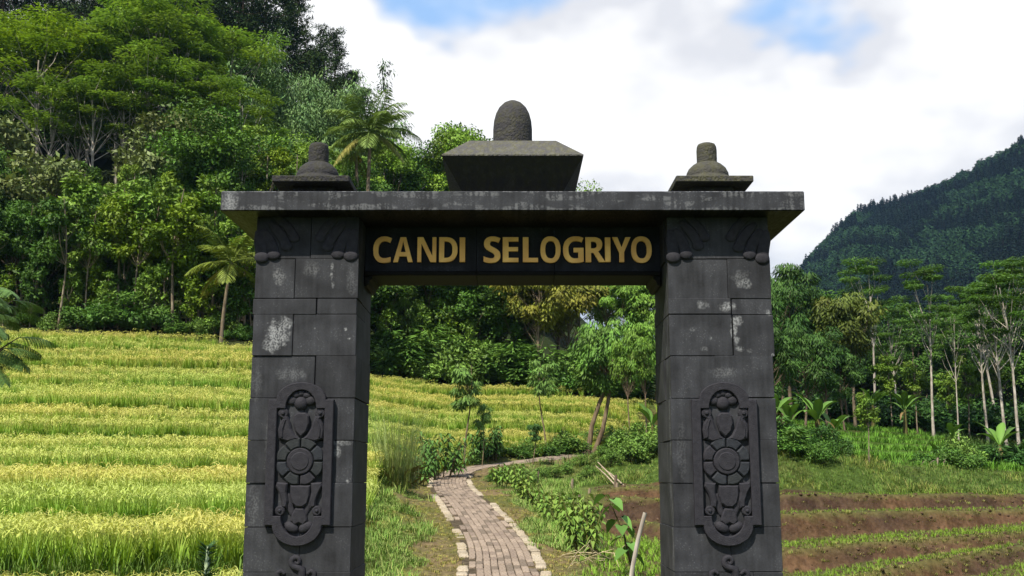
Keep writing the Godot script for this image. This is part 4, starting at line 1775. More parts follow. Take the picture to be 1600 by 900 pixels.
func banana_leaf(b: MB, from: Vector3, dir: Vector3, length: float, width: float, droop: float, color: Color) -> void:
	var p := from
	var d := dir.normalized()
	var n := 9
	var stalk := 2
	var last := -1
	for i in n + 1:
		var t := float(i) / n
		var side := d.cross(Vector3.UP)
		side = side.normalized() if side.length() > 0.05 else Vector3.RIGHT
		var up := side.cross(d).normalized()
		var w := 0.02 if i < stalk else width * 0.5 * sin(PI * clampf((t - 0.12) / 0.9, 0.04, 0.985)) * rnd(0.9, 1.0)
		b.col = color * rnd(0.9, 1.1)
		var k := b.vert(p - side * w + up * w * 0.25, (up - side * 0.35).normalized())
		b.col = color * 1.25
		b.vert(p, up)
		b.col = color * rnd(0.9, 1.1)
		b.vert(p + side * w + up * w * 0.25, (up + side * 0.35).normalized())
		if last >= 0:
			for m in 2:
				b.ix.append_array([last + m, k + m, k + m + 1, last + m, k + m + 1, last + m + 1])
		last = k
		p += d * length / n
		d = (d + Vector3.DOWN * droop / n * (0.3 + 2.0 * t)).normalized()


func banana_mesh(h: float, leaves: int, dead: int, length: float, seed_: int) -> Array:
	rng.seed = seed_
	var stem := MB.new()
	stem.col = Color(0.16, 0.15, 0.06)
	stem.tube([Vector3(0, -0.1, 0), Vector3(0.03, h * 0.5, 0), Vector3(0.05, h, 0.02)], [0.13, 0.10, 0.06], 8)
	var out := [["stem", stem.done(M.bark_dark)]]
	for k in leaves + dead:
		var b := MB.new()
		var a := k * 2.4 + rnd(-0.4, 0.4)
		var old := k >= leaves
		var up := rnd(0.7, 2.0) if not old else rnd(-0.2, 0.3)
		var c := Color(0.085, 0.17, 0.03) * rnd(0.7, 1.25) if not old else Color(0.16, 0.11, 0.05)
		banana_leaf(b, Vector3(0.05, h * rnd(0.88, 1.0), 0.02), Vector3(cos(a), up, sin(a)), length * rnd(0.75, 1.1) * (0.75 if old else 1.0), length * 0.27 * (0.35 if old else 1.0), 1.1 if not old else 2.0, c)
		out.append(["leaf" if not old else "dry_leaf", b.done(M.leaf)])
	return out


func shrub_mesh(R: float, h: float, n: int, leaves: int, length: float, width: float, color: Color, style := "round", stems := 5) -> Array:
	var wood := MB.new()
	wood.col = Color(0.13, 0.11, 0.06)
	var crown := MB.new()
	for k in n:
		var q := rdir()
		q.y = absf(q.y)
		var w := rnd(0.4, 1.0)
		var c := Vector3(q.x * R * w, 0.15 * h + q.y * h * 0.8 * w, q.z * R * w)
		if k < stems:
			limb(wood, Vector3(rnd(-0.1, 0.1) * R, -0.05, rnd(-0.1, 0.1) * R), c, 0.02 + 0.012 * h, 4)
		var r := R * rnd(0.28, 0.5)
		clump(crown, c, Vector3(r, r * 0.8, r), int(leaves / n), length, width, color, style)
	return [["stems", wood.done(M.bark_dark)], ["foliage", crown.done(M.leaf)]]


func stalk_plant(b: MB, wood: MB, o: Vector3, h: float, lean: Vector3, leaves: int, length: float, width: float, color: Color) -> void:  # upright stem with big hanging leaves
	var pts := [o, o + Vector3.UP * h * 0.5 + lean * 0.35, o + Vector3.UP * h + lean]
	wood.tube(pts, [0.012 + 0.008 * h, 0.009 + 0.006 * h, 0.005], 5)
	for k in leaves:
		var t := 0.25 + 0.75 * k / leaves
		var p: Vector3 = pts[0].lerp(pts[1], t * 2) if t < 0.5 else pts[1].lerp(pts[2], t * 2 - 1)
		var a := k * 2.4 + rnd(-0.3, 0.3)
		var out := Vector3(cos(a), 0, sin(a))
		var d := (out + Vector3(0, rnd(-0.1, 0.6), 0)).normalized()
		var q := p + d * length * rnd(0.3, 0.6)
		b.col = color * 0.9
		wood.tube([p, q], [0.005, 0.004], 3)
		var ld := (out + Vector3.DOWN * rnd(0.2, 1.1)).normalized()
		var nn := (Vector3.UP + out * 0.6 + rdir() * 0.25)
		nn = (nn - ld * nn.dot(ld)).normalized()
		b.col = color * rnd(0.75, 1.3)
		heart_leaf(b, q, ld, nn, length * rnd(0.7, 1.15), width)


func heart_leaf(b: MB, p: Vector3, dir: Vector3, nn: Vector3, length: float, width: float) -> void:
	var side := dir.cross(nn).normalized()
	var prof := [[0.0, 0.06], [-0.1, 0.32], [0.12, 0.5], [0.4, 0.44], [0.72, 0.22], [1.0, 0.0]]
	var last := -1
	for q in prof:
		var t: float = q[0]
		var w: float = q[1] * width
		var c := p + dir * length * t - nn * length * 0.22 * t * t
		var k := b.vert(c - side * w + nn * w * 0.3, (nn + side * 0.35).normalized())
		b.vert(c, nn)
		b.vert(c + side * w + nn * w * 0.3, (nn - side * 0.35).normalized())
		if last >= 0:
			for m in 2:
				b.ix.append_array([last + m, k + m, k + m + 1, last + m, k + m + 1, last + m + 1])
		last = k


func build_species() -> void:
	rng.seed = 300
	var add := func(kind: String, made: Array): protos[kind] = protos.get(kind, []) + [made]
	var t := 0
	for i in 4:  # leafy hillside tree
		rng.seed = 310 + i
		add.call("broadleaf", tree_mesh(10, 0.17, broad_tops(10, 3.0, 36, 0.3, 0.33), {"leaves": 23000, "len": 0.175, "wid": 0.10, "color": Color(0.115, 0.205, 0.02), "bark": Color(0.16, 0.14, 0.11)}))
	for i in 3:  # glossy dark tree
		rng.seed = 320 + i
		add.call("dark_broadleaf", tree_mesh(9, 0.13, broad_tops(9, 2.3, 30, 0.12, 0.33), {"leaves": 15500, "len": 0.185, "wid": 0.095, "fork": 0.15, "color": Color(0.062, 0.122, 0.017), "leaf": "leaf_deep", "bark": Color(0.18, 0.15, 0.12)}))
	for i in 3:  # slender pole tree of the forest edge
		rng.seed = 330 + i
		add.call("slender", tree_mesh(8, 0.075, broad_tops(8, 1.35, 20, 0.42, 0.36), {"leaves": 3600, "len": 0.24, "wid": 0.12, "fork": 0.5, "color": Color(0.10, 0.18, 0.022), "bark": Color(0.30, 0.26, 0.20), "trunk": 0.97, "lean": Vector3(0.03, 0, 0.0)}))
	for i in 4:  # white stemmed tree with a storeyed feathery crown
		rng.seed = 340 + i
		add.call("albizia", tree_mesh(13, 0.15, flat_tops(13, 4.0, 22, 0.68), {"leaves": 8600, "len": 0.27, "wid": 0.12, "color": Color(0.145, 0.245, 0.032), "leaf": "leaf_thin", "style": "flat", "bark": Color(0.52, 0.49, 0.44), "wood": "bark_pale", "fork": 0.5, "trunk": 0.85, "lean": Vector3(rnd(-0.06, 0.06), 0, 0)}))
	for i in 3:  # slimmer and sparser
		rng.seed = 345 + i
		add.call("slim_albizia", tree_mesh(13, 0.13, flat_tops(13, 2.7, 17, 0.66), {"leaves": 4600, "len": 0.26, "wid": 0.11, "color": Color(0.115, 0.20, 0.028), "leaf": "leaf_thin", "style": "flat", "bark": Color(0.56, 0.53, 0.48), "wood": "bark_pale", "fork": 0.5, "trunk": 0.88, "lean": Vector3(rnd(-0.08, 0.08), 0, 0)}))
	for i in 3:
		rng.seed = 350 + i
		add.call("pine", pine_mesh(17, 3.4, Color(0.030, 0.052, 0.020), 0.42))
	for i in 2:
		rng.seed = 360 + i
		add.call("bamboo", bamboo_mesh(13, 4.2, 26, Color(0.10, 0.18, 0.062)))
	for i in 3:  # drooping feathery tree by the fields
		rng.seed = 370 + i
		add.call("feathery", tree_mesh(8, 0.11, broad_tops(8, 2.1, 30, 0.38, 0.32), {"leaves": 8000, "len": 0.28, "wid": 0.07, "color": Color(0.075, 0.145, 0.032), "style": "droop", "bark": Color(0.2, 0.16, 0.12), "leaf": "leaf_light"}))
	for i in 3:  # young tree with sprays of leaves down to the ground
		rng.seed = 385 + i
		add.call("young_tree", tree_mesh(5, 0.045, broad_tops(5, 0.85, 20, 0.12, 0.4), {"leaves": 1900, "len": 0.24, "wid": 0.11, "color": Color(0.09, 0.165, 0.022), "fork": 0.12, "trunk": 0.95, "bark": Color(0.3, 0.26, 0.2)}))
	for i in 2:  # the same with its crown held high
		rng.seed = 375 + i
		add.call("high_feathery", tree_mesh(8, 0.08, broad_tops(8, 1.7, 26, 0.56, 0.32), {"leaves": 6500, "len": 0.26, "wid": 0.07, "color": Color(0.095, 0.19, 0.035), "style": "droop", "bark": Color(0.24, 0.19, 0.14), "leaf": "leaf_light", "fork": 0.5, "trunk": 0.9}))
	for i in 3:  # tall thin forest tree with its leaves at the top
		rng.seed = 335 + i
		add.call("tall_thin", tree_mesh(12, 0.11, broad_tops(12, 1.35, 16, 0.66, 0.38), {"leaves": 5400, "len": 0.19, "wid": 0.10, "color": Color(0.13, 0.22, 0.028), "bark": Color(0.42, 0.38, 0.32), "wood": "bark_pale", "fork": 0.55, "trunk": 0.95, "lean": Vector3(0.03, 0, 0)}))
	for i in 2:  # yellowing feathery tree
		rng.seed = 380 + i
		add.call("yellowing", tree_mesh(9, 0.12, broad_tops(9, 2.4, 32, 0.42, 0.3), {"leaves": 6800, "len": 0.30, "wid": 0.11, "color": Color(0.15, 0.165, 0.025), "style": "droop", "bark": Color(0.24, 0.2, 0.15)}))
	for i in 3:
		rng.seed = 390 + i
		add.call("shrub", shrub_mesh(1.1, 1.7, 18, 3400, 0.15, 0.07, Color(0.06, 0.135, 0.022)))
	for i in 2:
		rng.seed = 400 + i
		add.call("pale_shrub", shrub_mesh(1.0, 1.5, 16, 2600, 0.15, 0.07, Color(0.105, 0.19, 0.035)))
	for i in 2:
		rng.seed = 410 + i
		add.call("fern_shrub", shrub_mesh(0.9, 1.3, 14, 1900, 0.24, 0.06, Color(0.075, 0.165, 0.03), "flat"))
	for i in 2:  # young feathery sapling
		rng.seed = 420 + i
		add.call("sapling", tree_mesh(4.2, 0.045, broad_tops(4.2, 0.62, 18, 0.52, 0.42), {"leaves": 2000, "len": 0.2, "wid": 0.05, "color": Color(0.095, 0.18, 0.038), "style": "droop", "bark": Color(0.25, 0.2, 0.13), "trunk": 0.95, "fork": 0.7, "lean": Vector3(0.02, 0, 0)}))
	for i in 2:  # grey-green tree of pale leaves
		rng.seed = 430 + i
		add.call("silvery", tree_mesh(8, 0.11, broad_tops(8, 2.4, 30, 0.25, 0.32), {"leaves": 5200, "len": 0.32, "wid": 0.15, "color": Color(0.12, 0.155, 0.055), "bark": Color(0.2, 0.17, 0.13)}))


const KINDS := {
	"broadleaf": ["leafy_tree", "round-crowned leafy green tree", "tree", "leafy trees of the hillside forest", 10.0],
	"dark_broadleaf": ["dark_tree", "dark glossy-leaved tree", "tree", "dark leafy trees of the forest", 9.0],
	"slender": ["slender_tree", "slender pole-stemmed tree", "tree", "slender trees along the forest edge", 8.0],
	"albizia": ["white_stemmed_tree", "white-stemmed tree with flat feathery crown", "tree", "tall white-stemmed trees", 13.0],
	"slim_albizia": ["white_stemmed_tree", "slim white-stemmed tree with sparse crown", "tree", "slim white-stemmed trees", 13.0],
	"pine": ["pine_tree", "dark pine tree", "tree", "dark pines high on the hill", 17.0],
	"bamboo": ["bamboo_clump", "arching blue-green bamboo clump", "bamboo", "bamboo clumps on the hillside", 13.0],
	"feathery": ["feathery_tree", "feathery fine-leaved green tree", "tree", "feathery trees beside the fields", 8.0],
	"high_feathery": ["feathery_tree", "feathery tree with high crown", "tree", "feathery trees beside the fields", 8.0],
	"young_tree": ["young_tree", "young leafy tree with low branches", "tree", "young trees at the forest edge", 5.0],
	"tall_thin": ["tall_thin_tree", "tall thin pale-trunked tree", "tree", "tall thin trees of the forest", 12.0],
	"yellowing": ["yellowing_tree", "tree with yellowing leaves", "tree", "trees with yellowing leaves", 9.0],
	"shrub": ["shrub", "dense dark green shrub", "shrub", "dark green shrubs", 1.7],
	"pale_shrub": ["pale_shrub", "light green leafy shrub", "shrub", "light green shrubs", 1.5],
	"fern_shrub": ["ferny_shrub", "low ferny long-leaved shrub", "shrub", "ferny shrubs", 1.3],
	"sapling": ["sapling", "thin sapling with feathery crown", "sapling", "thin saplings", 4.2],
	"silvery": ["grey_green_tree", "bushy grey-green pale-leaved tree", "tree", "grey-green trees", 8.0],
}


func grow(kind: String, px: float, d: float, h: float, which := -1, stretch := 1.0, tone := 1.0) -> Node3D:
	var k: Array = KINDS[kind]
	var list: Array = protos[kind]
	var made: Array = list[which % list.size() if which >= 0 else rng.randi() % list.size()]
	var o := thing(k[0], spot(px, d))
	for q in made:
		var m := part(q[0], q[1], o)
		if q[0] in ["crown", "foliage"] and tone != 1.0:
			m.material_override = toned(m.mesh.surface_get_material(0), tone)
	var s: float = h / k[4]
	o.scale = Vector3(s * stretch, s, s * stretch)
	o.rotation.y = rnd(0, TAU)
	register[kind] = register.get(kind, []) + [[px, d, o]]
	return o


func toned(m: StandardMaterial3D, tone: float) -> StandardMaterial3D:  # another individual's leaf colour, yellower or deeper; right-hand trees: painted cloud shade
	var key := "%s_%d" % [m.resource_name, roundi(tone * 10)]
	if not M.has(key):
		var c: StandardMaterial3D = m.duplicate()
		c.resource_name = key
		c.albedo_color = m.albedo_color * (Color(1.0, 0.97, 0.72) if tone > 1.0 else Color(0.72, 0.80, 0.84))
		M[key] = c
	return M[key]


func planted(called: String, made: Array, px: float, d: float, label: String, category: String, group := "", turn := 0.0, s := 1.0) -> Node3D:
	var o := thing(called, spot(px, d), label, category, group)
	for q in made:
		part(q[0], q[1], o)
	o.rotation.y = turn
	o.scale = Vector3.ONE * s
	return o


const ORDINAL := ["first", "second", "third", "fourth", "fifth", "sixth", "seventh", "eighth", "ninth", "tenth", "eleventh", "twelfth", "thirteenth", "fourteenth", "fifteenth", "sixteenth"]


func region(px: float) -> String:
	if px < 90:
		return "at the left edge"
	if px < 240:
		return "between left edge and gate"
	if px < 400:
		return "just left of the left pillar"
	if px < 560:
		return "behind the left pillar"
	if px < 690:
		return "behind the gateway's left half"
	if px < 800:
		return "behind the gateway's middle"
	if px < 900:
		return "right of the gateway's middle"
	if px < 1045:
		return "in the gateway's right half"
	if px < 1215:
		return "behind the right pillar"
	if px < 1330:
		return "just right of the right pillar"
	if px < 1470:
		return "between right pillar and right edge"
	return "at the right edge"


func depth_word(d: float) -> String:
	if d < 44:
		return "pathside"
	if d < 58:
		return "field-edge"
	if d < 70:
		return "forest-front"
	if d < 92:
		return "mid-slope"
	return "hilltop"


func name_the_trees() -> void:  # label every tree by its look, where it stands, and its place among those like it there
	for kind in register:
		var bins := {}
		for q in register[kind]:
			var key: String = depth_word(q[1]) + "|" + region(q[0])
			bins[key] = bins.get(key, []) + [q]
		for key in bins:
			var list: Array = bins[key]
			list.sort_custom(func(a, b): return a[0] < b[0])
			var w: PackedStringArray = key.split("|")
			for i in list.size():
				var label: String = "%s %s %s" % [w[0], KINDS[kind][1], w[1]]
				if list.size() == 2:
					label += ", left one" if i == 0 else ", right one"
				elif list.size() > 2:
					label += ", %s from left" % ORDINAL[mini(i, 15)]
				tag(list[i][2], label, KINDS[kind][2], KINDS[kind][3])


func build_forest() -> void:
	rng.seed = 500
	# edge of the wood above the rice: slender stems and undergrowth
	for q in [[-40, 51, 7.5], [15, 51.5, 6.5], [75, 50, 6.8], [102, 52, 8.2], [120, 50.5, 6.2], [160, 51, 7.4], [200, 50.5, 6.6], [220, 51.5, 8.0], [252, 50, 7.6], [293, 50.5, 6.4], [312, 52, 8.4], [372, 50.5, 7.0], [388, 51, 6.2], [430, 52, 7.5], [480, 53, 7.0], [540, 55, 8.0]]:
		grow("slender", q[0], q[1], q[2], -1, rnd(0.9, 1.25), [0.8, 1.0, 1.0, 1.2][rng.randi() % 4])
	for q in [[-70, 54, 8], [0, 54, 8.5], [45, 55, 8.0], [90, 56, 9.5], [140, 54.5, 8.6], [185, 55.5, 9.2], [235, 55, 8.2], [275, 56, 9.4], [320, 55, 8.6], [365, 56, 9.0], [410, 56, 9.0], [470, 57, 8.0], [530, 58, 8.5], [590, 60, 9.0], [625, 61, 8.0], [660, 60.5, 9.5], [700, 61, 9.0], [740, 60, 8.5], [775, 61.5, 9.0], [815, 60, 8.0]]:
		grow("dark_broadleaf", q[0], q[1], q[2] * (0.72 if q[0] < 420 else 1.0), -1, rnd(1.0, 1.25))
	for q in [[165, 50.4, 1.9], [60, 50, 0.8], [110, 50.2, 1.3], [140, 50.6, 0.9], [195, 50.2, 0.8], [232, 50.4, 1.5], [262, 50, 0.7], [300, 50, 0.9], [335, 50.4, 1.2], [358, 50.2, 0.8], [20, 50.6, 1.0], [385, 50.3, 0.9]]:
		grow(["fern_shrub", "pale_shrub", "shrub"][rng.randi() % 3], q[0], q[1], q[2], -1, rnd(0.9, 1.4))
	for q in [[-15, 50.6, 3.2], [30, 50.5, 4.2], [48, 51.5, 5.2], [88, 50.3, 3.4], [112, 51.5, 5.0], [132, 51.2, 4.4], [150, 50.2, 3.0], [178, 51.4, 5.4], [210, 50.2, 3.2], [226, 52, 5.6], [244, 50.4, 4.4], [268, 51.2, 5.0], [284, 50.2, 3.4], [305, 51, 5.2], [322, 50.3, 3.6], [346, 51.4, 5.0], [362, 50.4, 3.8], [380, 51.5, 5.4], [600, 58.6, 4.0], [655, 59, 4.4], [700, 59.4, 4.6], [730, 59, 4.0], [795, 59.4, 4.2]]:
		grow("young_tree", q[0], q[1], q[2], -1, rnd(0.9, 1.2), [0.8, 1.0, 1.0, 1.2][rng.randi() % 4])
	# leafy trees behind them
	for q in [[-30, 60, 10], [62, 61, 9.0], [96, 60, 9.6], [128, 62, 8.4], [176, 60, 9.6], [246, 60.5, 9.4], [352, 60, 11], [384, 66, 12], [405, 61, 11.6], [452, 65, 12], [500, 68, 12]]:
		grow("tall_thin", q[0], q[1], q[2] * 0.86, -1, rnd(0.9, 1.3), [0.8, 1.0, 1.2][rng.randi() % 3])
	for q in [[-60, 61, 8.4], [150, 60, 6.4], [210, 61, 7.0], [272, 62, 8.2], [322, 61.5, 11.4], [430, 64, 9.4], [475, 66, 9.5], [520, 66, 10]]:
		grow("broadleaf", q[0], q[1], q[2], -1, rnd(1.0, 1.25), [0.8, 1.0, 1.2][rng.randi() % 3])
	for q in [[30, 58.5, 8.4], [-20, 66, 9.5], [285, 66, 10.5], [225, 67, 9.5]]:
		grow("silvery", q[0], q[1], q[2], -1, 1.15)
	# the storeyed white-stemmed trees across the slope
	for q in [[-50, 78, 15], [18, 74, 14.5], [105, 77, 13], [172, 82, 15], [212, 76, 16.6], [250, 82, 14], [325, 81, 13.6]]:
		grow("albizia", q[0], q[1], q[2] * 1.06, -1, rnd(0.95, 1.2), [1.0, 1.0, 1.2][rng.randi() % 3])
	for q in [[28, 69, 12.5], [82, 70, 11.6], [118, 69, 13], [158, 70, 12.4], [205, 71, 14.5], [221, 70, 13.6], [262, 70, 12], [300, 71, 12.8], [350, 72, 12], [62, 78, 15], [148, 76, 15.5], [272, 75, 14.5], [190, 78, 16], [240, 77, 15.5]]:
		grow("slim_albizia", q[0], q[1], q[2], -1, rnd(1.0, 1.25))
	for q in [[90, 88, 12], [0, 90, 12.5], [300, 90, 12], [350, 92, 12], [180, 91, 11.5]]:
		grow("dark_broadleaf", q[0], q[1], q[2], -1, 1.4)
	# pines towards the top
	for q in [[-60, 100, 18], [20, 104, 17], [60, 98, 19], [105, 103, 18], [150, 99, 18.5], [190, 106, 18], [232, 101, 17], [270, 98, 17.5], [310, 104, 18], [345, 99, 16.5], [385, 103, 17.5], [415, 108, 17.5], [438, 112, 17.5], [455, 104, 14.5], [478, 110, 15], [505, 106, 16.2], [535, 107, 12.5], [552, 103, 11.5], [125, 112, 19], [250, 112, 18], [360, 114, 18], [0, 116, 19], [470, 98, 13], [515, 98, 11.5]]:
		grow("pine", q[0], q[1], q[2] * (1.3 if q[0] < 400 else 1.0), -1, rnd(0.9, 1.2))
	for q in [[400, 80, 12.8], [448, 84, 14.4], [492, 86, 13.2], [385, 88, 14.0], [530, 88, 12.0], [560, 84, 10.5], [425, 74, 10.0]]:
		grow("bamboo", q[0], q[1], q[2], -1, rnd(0.95, 1.15))
	# falling skyline behind the gateway
	for q in [[440, 70, 9.5], [500, 71, 9.0], [548, 72, 9.5], [600, 74, 11.0], [640, 76, 11.5], [690, 78, 13.0], [722, 76, 12.8], [752, 79, 13.6], [790, 80, 12.5], [835, 79, 11.5], [905, 82, 12.6], [945, 80, 10.5]]:
		grow("broadleaf" if rng.randf() < 0.55 else "dark_broadleaf", q[0], q[1], q[2], -1, rnd(0.9, 1.15))
	for q in [[600, 66, 8.6], [640, 67, 8.4], [670, 66, 8.0], [575, 68, 8.0]]:
		grow("silvery", q[0], q[1], q[2], -1, 1.15, 1.2)
	# the same wood goes on to the left, one mass
	var more := []
	var hue := []
	for i in 420:
		var px := rnd(-1100, -95)
		var d := rnd(51, 125)
		more.append(Transform3D(Basis(Vector3.UP, rnd(0, TAU)).scaled(Vector3.ONE * rnd(0.8, 1.35)), spot(px, d)))
		hue.append(Color.WHITE * rnd(0.75, 1.2))
	tag(scatter("hillside_wood", protos.dark_broadleaf[1][1][1], more, hue), "leafy wood covering the hillside beyond the left edge", "")
	# palms
	rng.seed = 611
	planted("coconut_palm", palm_mesh(sight(205, 62) - spot(566, 62).y, 3.3, 23, Vector3(0.2, 0, 0.3), Color(0.14, 0.215, 0.05), 0.8), 562, 62, "tall coconut palm with drooping yellow-green fronds behind the gate's left finial", "palm")
	rng.seed = 615
	planted("coconut_palm", palm_mesh(sight(235, 64) - spot(556, 64).y, 1.9, 11, Vector3(-0.4, 0, 0), Color(0.09, 0.15, 0.03), 0.8), 553, 64, "smaller slanting palm right behind the tall coconut palm", "palm")
	rng.seed = 623
	planted("coconut_palm", palm_mesh(sight(405, 49.3) - spot(340, 49.3).y, 2.5, 13, Vector3(0.35, 0, 0.1), Color(0.15, 0.20, 0.035), 0.5), 336, 49.3, "young palm with long yellow-green fronds at the field edge beside the left pillar", "palm")
	# loose bamboo spray against the sky
	rng.seed = 631
	var wood := MB.new()
	wood.col = Color(0.1, 0.12, 0.05)
	var leafs := MB.new()
	var base := spot(575, 90)
	var tip := hang(598, 96, 90) - base
	var pts := []
	var rs := []
	for i in 9:
		var t := i / 8.0
		pts.append(Vector3(tip.x * pow(t, 2.5) + 0.8 * sin(t * PI), tip.y * t * (1.12 - 0.12 * t * t * t), 0))
		rs.append(0.07 * (1.1 - t))
	pts.append(tip + Vector3(0.9, -1.5, 0))
	rs.append(0.008)
	wood.tube(pts, rs, 4)
	for i in 34:
		var t := rnd(6.2, 8.95)
		var j := int(t)
		var c: Vector3 = pts[j].lerp(pts[j + 1], t - j)
		clump(leafs, c + rdir() * 0.35, Vector3(0.5, 0.35, 0.4), 7, 0.42, 0.11, Color(0.05, 0.09, 0.035), "droop")
	planted("bamboo_culm", [["culm", wood.done(M.bark_dark)], ["foliage", leafs.done(M.leaf)]], 575, 90, "single bare bamboo culm bending out against the sky above the coconut palm", "bamboo")


func build_middle() -> void:
	rng.seed = 700
	# undergrowth along the far edge of the field, seen through the gateway
	for q in [[575, 58, 1.4], [585, 58, 2.0], [603, 58.6, 2.6], [622, 58.2, 2.2], [645, 58.8, 2.8], [662, 58, 2.0], [684, 58.6, 2.4], [702, 58, 2.6], [722, 58.8, 2.2], [742, 58.2, 1.9], [764, 58.6, 2.3], [786, 58, 2.0], [806, 58.8, 2.5], [828, 58.2, 2.2], [850, 58.5, 2.6], [872, 58.2, 2.2], [896, 59, 2.6], [915, 58.4, 2.2], [975, 58.4, 2.6], [1000, 59, 3.0]]:
		grow(["shrub", "pale_shrub", "pale_shrub", "fern_shrub"][rng.randi() % 4], q[0], q[1], q[2] * 0.92, -1, rnd(1.0, 1.35))
	grow("feathery", 634, 59.5, 5.4, 0, 0.7)
	for q in [[604, 60, 6.0], [678, 60, 5.0], [752, 60.5, 5.5], [788, 60, 5.0]]:
		grow("slender", q[0], q[1], q[2])
	# yellowing and feathery trees right of the middle
	grow("yellowing", 842, 57.5, 7.6, 0, 1.1)
	grow("yellowing", 890, 60, 8.0, 1, 1.05)
	for q in [[985, 58.5, 7.0], [952, 61, 7.6], [1025, 58, 7.0]]:
		grow("high_feathery", q[0], q[1], q[2], -1, rnd(1.0, 1.15))
	for q in [[820, 64, 8.5], [870, 66, 9.0]]:
		grow("feathery", q[0], q[1], q[2], -1, rnd(1.0, 1.15))
	# twin-stemmed leaning tree on the bank
	rng.seed = 712
	var tops := []
	for i in 26:
		var q := rdir()
		tops.append([Vector3(1.0 + q.x * 1.35, 4.3 + q.y * 1.3, q.z * 1.2), Vector3.ONE * rnd(0.4, 0.65)])
	var wood := MB.new()
	wood.col = Color(0.24, 0.19, 0.13)
	wood.tube([Vector3(-0.1, -0.1, 0), Vector3(0.1, 1.2, 0), Vector3(0.45, 2.2, 0), Vector3(0.95, 3.3, 0)], [0.13, 0.10, 0.09, 0.07], 7)
	wood.tube([Vector3(0.12, -0.1, 0.1), Vector3(0.55, 1.0, 0.1), Vector3(0.8, 2.2, 0.1), Vector3(0.95, 3.3, 0.05)], [0.12, 0.10, 0.08, 0.06], 7)
	for q in tops:
		limb(wood, Vector3(0.95, 3.2, 0), q[0], 0.05, 4)
	var crown := MB.new()
	for q in tops:
		clump(crown, q[0], q[1], 260, 0.24, 0.06, Color(0.085, 0.175, 0.04), "droop")
	planted("feathery_tree", [["trunk", wood.done(M.bark_dark)], ["crown", crown.done(M.leaf_light)]], 922, 45.5, "feathery tree with two leaning stems on the bank above the path", "tree")
	grow("high_feathery", 986, 43, 5.2, 1, 0.7)
	grow("high_feathery", 1008, 41.5, 5.4, 0, 0.65)
	grow("high_feathery", 1042, 44, 6.0, 0, 0.8)
	# saplings before the field
	grow("sapling", 729, 39.4, 4.2, 0)
	grow("sapling", 848, 44.3, 4.2, 1)
	grow("sapling", 756, 40.0, 2.5, 1, 0.8)
	grow("sapling", 836, 39.6, 1.75, 0, 1.1, 0.8)
	# tall grass clump left of the path
	rng.seed = 720
	var g := MB.new()
	for k in 420:
		var a := rnd(0, TAU)
		var o := Vector3(cos(a), 0, sin(a))
		var p := o * 0.6 * sqrt(rng.randf())
		var h := rnd(1.5, 2.95)
		var lean := o * h * rnd(0.05, 0.34)
		var side := Vector3(-o.z, 0, o.x).rotated(Vector3.UP, rnd(-1.2, 1.2)) * 0.007
		var sh := (o + Vector3.UP).normalized()
		g.col = Color(0.25, 0.35, 0.13).lerp(Color(0.34, 0.35, 0.18), rng.randf() * rng.randf()) * rnd(0.75, 1.2)
		var last := -1
		for i in 5:
			var t := i / 4.0
			var c := p + Vector3.UP * h * t * (1.0 - 0.12 * t) + lean * t * t
			var w := side * (1.05 - t)
			var v := g.vert(c - w, sh)
			g.vert(c + w, sh)
			if last >= 0:
				g.ix.append_array([last, v + 1, last + 1, last, v, v + 1])
			last = v
	var dry := MB.new()
	for k in 50:
		var a := rnd(0, TAU)
		var o := Vector3(cos(a), 0, sin(a))
		dry.col = Color(0.22, 0.21, 0.09) * rnd(0.6, 1.2)
		var d := (o + Vector3(0, rnd(-0.2, 1.2), 0)).normalized()
		dry.leaf(o * rnd(0.2, 0.5) + Vector3.UP * rnd(0.0, 0.5), d, (Vector3.UP - d * d.y).normalized(), rnd(0.3, 0.6), 0.012, Vector3.UP, 0.3)
	planted("tall_grass_clump", [["blades", g.done(M.rice_blade)], ["dry_blades", dry.done(M.grass_blade)]], 622, 28.2, "tall fountain-like clump of grass on the left of the path bend", "grass", "", 0, 0.98)
	# leafy bushes at the bend
	rng.seed = 730
	var bushes := [[684, 36.6, 1.25, 1.75, 15, "broad dark-leaved bush at the bend of the path right of the tall grass"], [752, 41.6, 0.7, 1.55, 8, "upright leafy bush on the bank beside the thin sapling"], [773, 42.0, 0.6, 1.45, 7, "leafy bush right of the sapling at the rice edge"], [652, 33.5, 0.8, 1.3, 8, "small leafy bush between tall grass and rice"]]
	for q in bushes:
		var b := MB.new()
		var w := MB.new()
		w.col = Color(0.16, 0.13, 0.07)
		for k in q[4]:
			var a := rnd(0, TAU)
			var r: float = sqrt(rng.randf()) * q[2]
			stalk_plant(b, w, Vector3(cos(a) * r * 0.5, -0.05, sin(a) * r * 0.5), q[3] * rnd(0.6, 1.0), Vector3(cos(a) * r * 0.6, 0, sin(a) * r * 0.6), 34, 0.22, 0.09, Color(0.07, 0.15, 0.032))
		planted("leafy_bush", [["stems", w.done(M.bark_dark)], ["foliage", b.done(M.leaf)]], q[0], q[1], q[5], "bush")
